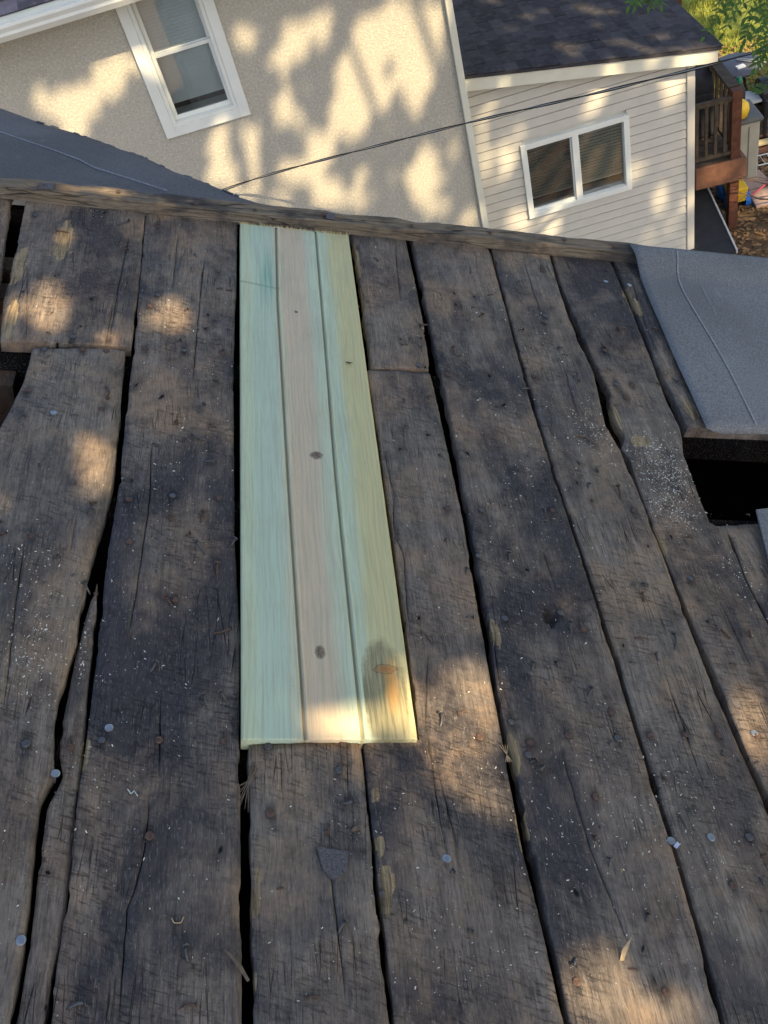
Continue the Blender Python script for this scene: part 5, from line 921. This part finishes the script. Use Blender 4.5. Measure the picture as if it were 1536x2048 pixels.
for sgn in (-1, 1):
    m = MB(); m.tube([(-.14, .14+.02*sgn, .008), (0, .03*sgn, .008), (.16, -.1+.05*sgn, .008)], [.006, .009, .007], 6); m.build('handle', M_alu, g)
# dark grill behind table
gr = empty('grill', (4.95, 12.35, 0)); tag(gr, 'black grill with a pale shelf under the overhanging leaves', 'grill'); GO = Vec((4.95, 12.35, 0))
m = MB(GO); m.box(4.68, 5.2, 12.15, 12.55, .35, .62); m.build('body', M_blk, gr, bevel=.03)
m = MB(GO); m.tube([(4.68, 12.35, .64), (5.2, 12.35, .64)], [.17, .17], 16); m.build('lid', M_blk, gr)
m = MB(GO); m.box(4.42, 4.67, 12.2, 12.5, .58, .61); m.build('shelf', M_alu, gr)
for x in (4.72, 5.16):
    for y in (12.19, 12.51): m = MB(GO); m.box(x-.02, x+.02, y-.02, y+.02, 0, .35); m.build('leg', M_blk, gr)
# stacked planks and wire rack
for i, (mat, dy, lab) in enumerate(((M_redl, 0, 'lowest reddish plank of the loose pile right of the bin'), (M_splinter, .14, 'middle pale plank of the loose pile right of the bin'), (M_redl, .30, 'upper worn plank of the loose pile right of the bin'))):
    m = MB(); m.box(-.1, 1.0, -.05, .05, 0, .035); o = m.build('loose_plank', mat, bevel=.004); o.location = (4.55, 11.95+dy, .02+.037*i); o.rotation_euler = (0, 0, .1-.12*i); tag(o, lab, 'plank', 'loose planks stacked by the bin')
m = MB()
for k in range(7): m.tube([(k*.09, 0, 0), (k*.09, .22, 0)], .005, 4)
m.tube([(0, 0, 0), (.54, 0, 0)], .007, 4); m.tube([(0, .22, 0), (.54, .22, 0)], .007, 4)
small('wire_rack', m, M_white, (4.45, 11.62, .05), 'white wire rack on the soil before the loose planks', 'rack')
# pavers and branches
M_paver = plain('pinkish_paver', (.36, .26, .21), .9, .12, 15, bump=.004)
for x, y, a, lb in ((4.30, 11.35, .1, 'pinkish square paver nearest to the beige bin in the soil'), (4.28, 10.95, -.05, 'pinkish square paver right of the toy truck in the soil'), (4.6, 10.7, .1, 'pinkish square paver nearest to the roof edge in the soil')):
    m = MB(); m.box(-.15, .15, -.18, .18, 0, .045); o = m.build('paver', M_paver, bevel=.01); o.location = (x, y, 0); o.rotation_euler = (0, 0, a); tag(o, lb, 'paver', 'stone pavers in the soil')
rnd = random.Random(9)
M_bark = plain('grey_brown_bark', (.10, .07, .055), .9, .3, 20, bump=.004); M_pinkst = plain('faded_red_plastic', (.55, .10, .10), .5, .1)
for i, (a, b_, lab) in enumerate((((3.55, 10.2, .9), (4.9, 10.6, .25), 'longest bare cut branch leaning over the soil right of the deck'), ((3.75, 10.3, .75), (4.7, 10.9, .12), 'thin bare branch just behind the longest cut branch'), ((3.7, 10.35, .62), (4.5, 10.45, .1), 'short bare branch crossing below the longest cut branch'))):
    a, b_ = Vec(a), Vec(b_); m = MB(); P_ = [a.lerp(b_, t)+Vec((0, rnd.uniform(-.02, .02), rnd.uniform(-.03, .03))) for t in (0, .2, .4, .6, .8, 1)]; m.tube(P_, [.004, .007, .010, .012, .014, .017], 6)
    for k in range(1, 5): m.tube([P_[k], P_[k]+Vec((-.18, rnd.uniform(-.15, .2), rnd.uniform(.02, .14)))], [.006, .002], 5)
    o = m.build('cut_branch', M_bark); tag(o, lab, 'branch', 'cut branches by the deck')
m = MB(); m.tube([(4.10, 10.9, .12), (4.55, 11.2, .14)], .014, 8); tag(m.build('red_stick', M_pinkst), 'faded red plastic stick lying right of the toy truck', 'stick')
m = MB(); m.hexa([(4.9, 18.9, 0), (5.9, 18.6, 0), (6.0, 19.2, 0), (4.9, 19.5, 0)], [(4.95, 18.95, .35), (5.85, 18.65, .3), (5.9, 19.1, .35), (4.95, 19.4, .4)]); tag(m.build('orange_cover', plain('orange_terracotta', (.55, .20, .07), .7, .15, 6), bevel=.03), 'orange covered heap at the far edge of the lawn', 'cover')
# small dark stones / roots in the soil
# overhead service wire
def wire():
    pts = [pn(t) for t in WIRE]; q = []
    for i in range(len(pts)-1):
        p0 = pts[max(0, i-1)]; p1, p2 = pts[i], pts[i+1]; p3 = pts[min(len(pts)-1, i+2)]; k_ = 24
        for k in range(k_): 
            t = k/k_; q.append(.5*((2*p1)+(p2-p0)*t+(2*p0-5*p1+4*p2-p3)*t*t+(3*p1-p0-3*p2+p3)*t*t*t))
    e = empty('service_wire', q[0]); tag(e, 'twisted overhead service wire running across in front of both walls', 'wire'); O = q[0]
    m = MB(O); m.tube(q, .0042, 6); m.build('bare_neutral', M_alu, e, True)
    for ph, nm in ((0, 'black_conductor'), (pi, 'black_conductor')):
        m = MB(O); r = .0068; w_ = []; L = 0
        for i in range(len(q)-1):
            for k in range(3):
                p = q[i].lerp(q[i+1], k/3); L += (q[i+1]-q[i]).length/3; a = L*5.5+ph; w_.append(p+Vec((0, cos(a)*r, sin(a)*r)))
        m.tube(w_, .0052, 6); m.build(nm, M_blk, e, True)
wire()

# ================================================================ TREES (their crowns cast the dappled shade)
p1 = Vec((0.79496421, 0.60665633, 0)); p2 = Vec((-0.43107746, 0.56488514, 0.70361708))
def leaf_mat():
    n = NT('leaf', .55, .3); v = n.coord(False); f = n.noise(v, 6, 3)
    col = n.ramp(f, [(.3, (.04, .10, .02)), (.7, (.10, .20, .045))]); n.fin(col)
    tr = n.n('BsdfTranslucent'); n.l(n.mix(.5, col, (.20, .32, .05)), tr.inputs[0]); mx = n.n('MixShader'); mx.inputs[0].default_value = .35
    out = n.t.nodes['Material Output']; n.l(n.b.outputs[0], mx.inputs[1]); n.l(tr.outputs[0], mx.inputs[2]); n.l(mx.outputs[0], out.inputs[0]); return n.m
M_leaf = leaf_mat()
rnd = random.Random(21)
trees = [dict(n='shade_tree', b=Vec((4.6, -4.2, 0)), lf=[], lab='tall leafy tree behind the roof whose crown shades the boards'), dict(n='shade_tree', b=Vec((9.0, -.8, 0)), lf=[], lab='broad leafy tree right of the roof shading the stucco wall'), dict(n='shade_tree', b=Vec((12.2, 5.2, 0)), lf=[], lab='leafy tree at the side of the yard shading the lap-sided addition')]
def gapped(p, q, half):
    for cx, cy, a, b_, c, d, R_ in SUN_GAPS:
        dx, dy = p-cx, q-cy
        if abs(dx) > 1.6 or abs(dy) > 1.6: continue
        u, w = a*dx+b_*dy, c*dx+d*dy; r2 = u*u+w*w
        if r2 < 9 and math.sqrt(r2) < 1+half/max(R_, .02): return True
    return False
def grow(p0, p1_, q0, q1, cell, n_, size, h0, h1, half, openf):
    i = p0
    while i < p1_:
        j = q0
        while j < q1:
            for k in range(n_):
                p = i+rnd.random()*cell; q = j+rnd.random()*cell
                if gapped(p, q, half): continue
                if openf(p, q): continue
                h = rnd.uniform(h0, h1); t = (h-p2.z*q)/SUN.z; c = p1*p+p2*q+SUN*t+Vec((0, 0, CAMZ))
                if c.z < CAMZ+1.3: continue
                tr = min(trees, key=lambda T: (T['b'].xy-c.xy).length); L = size*rnd.uniform(.8, 1.2); w = L*.42
                nrm = (SUN+Vec((rnd.uniform(-.5, .5), rnd.uniform(-.5, .5), rnd.uniform(-.5, .5)))).normalized(); a = nrm.cross(Vec((rnd.uniform(-1, 1), rnd.uniform(-1, 1), rnd.uniform(-1, 1)))).normalized(); b_ = nrm.cross(a)
                tr['lf'].append((c-a*L*.5, c+b_*w-a*L*.05, c+a*L*.5, c-b_*w-a*L*.05))
            j += cell
        i += cell
never = lambda p, q: False
grow(-1.2, 2.5, -1.9, 1.9, .036, 6, .068, 1.7, 2.6, .012, never)
grow(2.5, 9.4, -1.6, 5.6, .075, 3, .14, 4.6, 7.4, .022, lambda p, q: nz(p*2.3, q*2.3, 5) > .47)
grow(9.4, 15.6, -2.0, 4.5, .09, 3, .17, 4.6, 7.4, .03, lambda p, q: nz(p*1.7, q*1.7, 9) > (.33 if p < 11.5 else .12))
M_trunk = plain('tree_bark', (.12, .09, .07), .95, .3, 12, bump=.02)
for i, T in enumerate(trees):
    e = empty(T['n'], T['b']); tag(e, T['lab'], 'tree', 'shade trees outside the frame')
    mb = MB(T['b'])
    for l4 in T['lf']: mb.add(l4, [(0, 1, 2, 3)])
    mb.build('crown', M_leaf, e)
    cen = [l4[0] for l4 in T['lf']]; 
    hz = min(c.z for c in cen) if cen else 10
    mb = MB(T['b']); fork = T['b']+Vec((0, 0, 6.2)); mb.tube([T['b'], T['b']+Vec((.1, .05, 2.5)), fork, fork+Vec((.1, -.1, 3.5))], [.34, .26, .22, .10], 12); mb.build('trunk', M_trunk, e, True)
    for k in range(9):
        c = rnd.choice(cen)+Vec((0, 0, .15)); a = fork+Vec((0, 0, rnd.uniform(-.5, 1.5))); mid = a.lerp(c, .5)+Vec((rnd.uniform(-.3, .3), rnd.uniform(-.3, .3), .5))
        # limbs stay out of the sun gaps by running above the leaves
        mb = MB(T['b']); mb.tube([a, a.lerp(mid, .6)+Vec((0, 0, .2)), mid, mid.lerp(c, .6), c], [.09, .07, .05, .03, .012], 7); mb.build('limb', M_trunk, e, True)
# the low branch that hangs into view at the top right
br = empty('leafy_branch', pn(SPRAYS[3][0])); BRO = pn(SPRAYS[3][0]); tag(br, 'hanging green leafy twigs entering at the top right corner', 'branch')
m = MB(BRO); hub = pn(SPRAYS[3][0])+Vec((1.2, .2, .7))
for a, b_ in SPRAYS: m.tube([hub+Vec((rnd.uniform(-.1, .1), 0, 0)), pn(a).lerp(hub, .4)+Vec((0, 0, .1)), pn(a)], [.02, .01, .005], 6)
m.tube([trees[2]['b']+Vec((0, 0, 6.2)), Vec((7.5, 4.8, 8.8)), hub], [.08, .05, .02], 8); m.build('twig', M_bark, br, True)
def leaflet(a, d, L, w, nrm):
    s_ = d.cross(nrm).normalized(); mb = []
    pts = [a, a+d*L*.3+s_*w, a+d*L*.65+s_*w*.8, a+d*L, a+d*L*.65-s_*w*.8, a+d*L*.3-s_*w, a+d*L*.5-nrm*w*.25]
    return pts, [(0, 1, 6), (1, 2, 6), (2, 3, 6), (3, 4, 6), (4, 5, 6), (5, 0, 6)]
for a, b_ in SPRAYS:
    a, b_ = pn(a), pn(b_); D_ = b_-a
    for k in range(2):
        off = Vec((rnd.uniform(-.05, .05), rnd.uniform(-.05, .05), rnd.uniform(-.04, .04))); st_ = a.lerp(b_, rnd.uniform(.1, .35))+off; en = b_+off*1.6+Vec((rnd.uniform(-.04, .04), rnd.uniform(-.04, .04), -.03))
        m = MB(BRO); m.tube([st_, st_.lerp(en, .5)+Vec((0, 0, .01)), en], .0022, 4)
        L0 = (en-st_).length; n_ = 4; nrm = Vec((rnd.uniform(-.4, .4), rnd.uniform(-.6, 0), 1)).normalized()
        for j in range(n_+1):
            c = st_.lerp(en, .25+.75*j/n_)
            for sg in ((-1, 1) if j < n_ else (0,)):
                dd = ((en-st_).normalized()*(.6 if sg else 1)+(en-st_).cross(nrm).normalized()*sg*.8+Vec((0, 0, rnd.uniform(-.35, .05)))).normalized(); pts, fs = leaflet(c, dd, rnd.uniform(.045, .07), .011, nrm); m.add(pts, fs)
        m.build('compound_leaf', M_leaf, br)
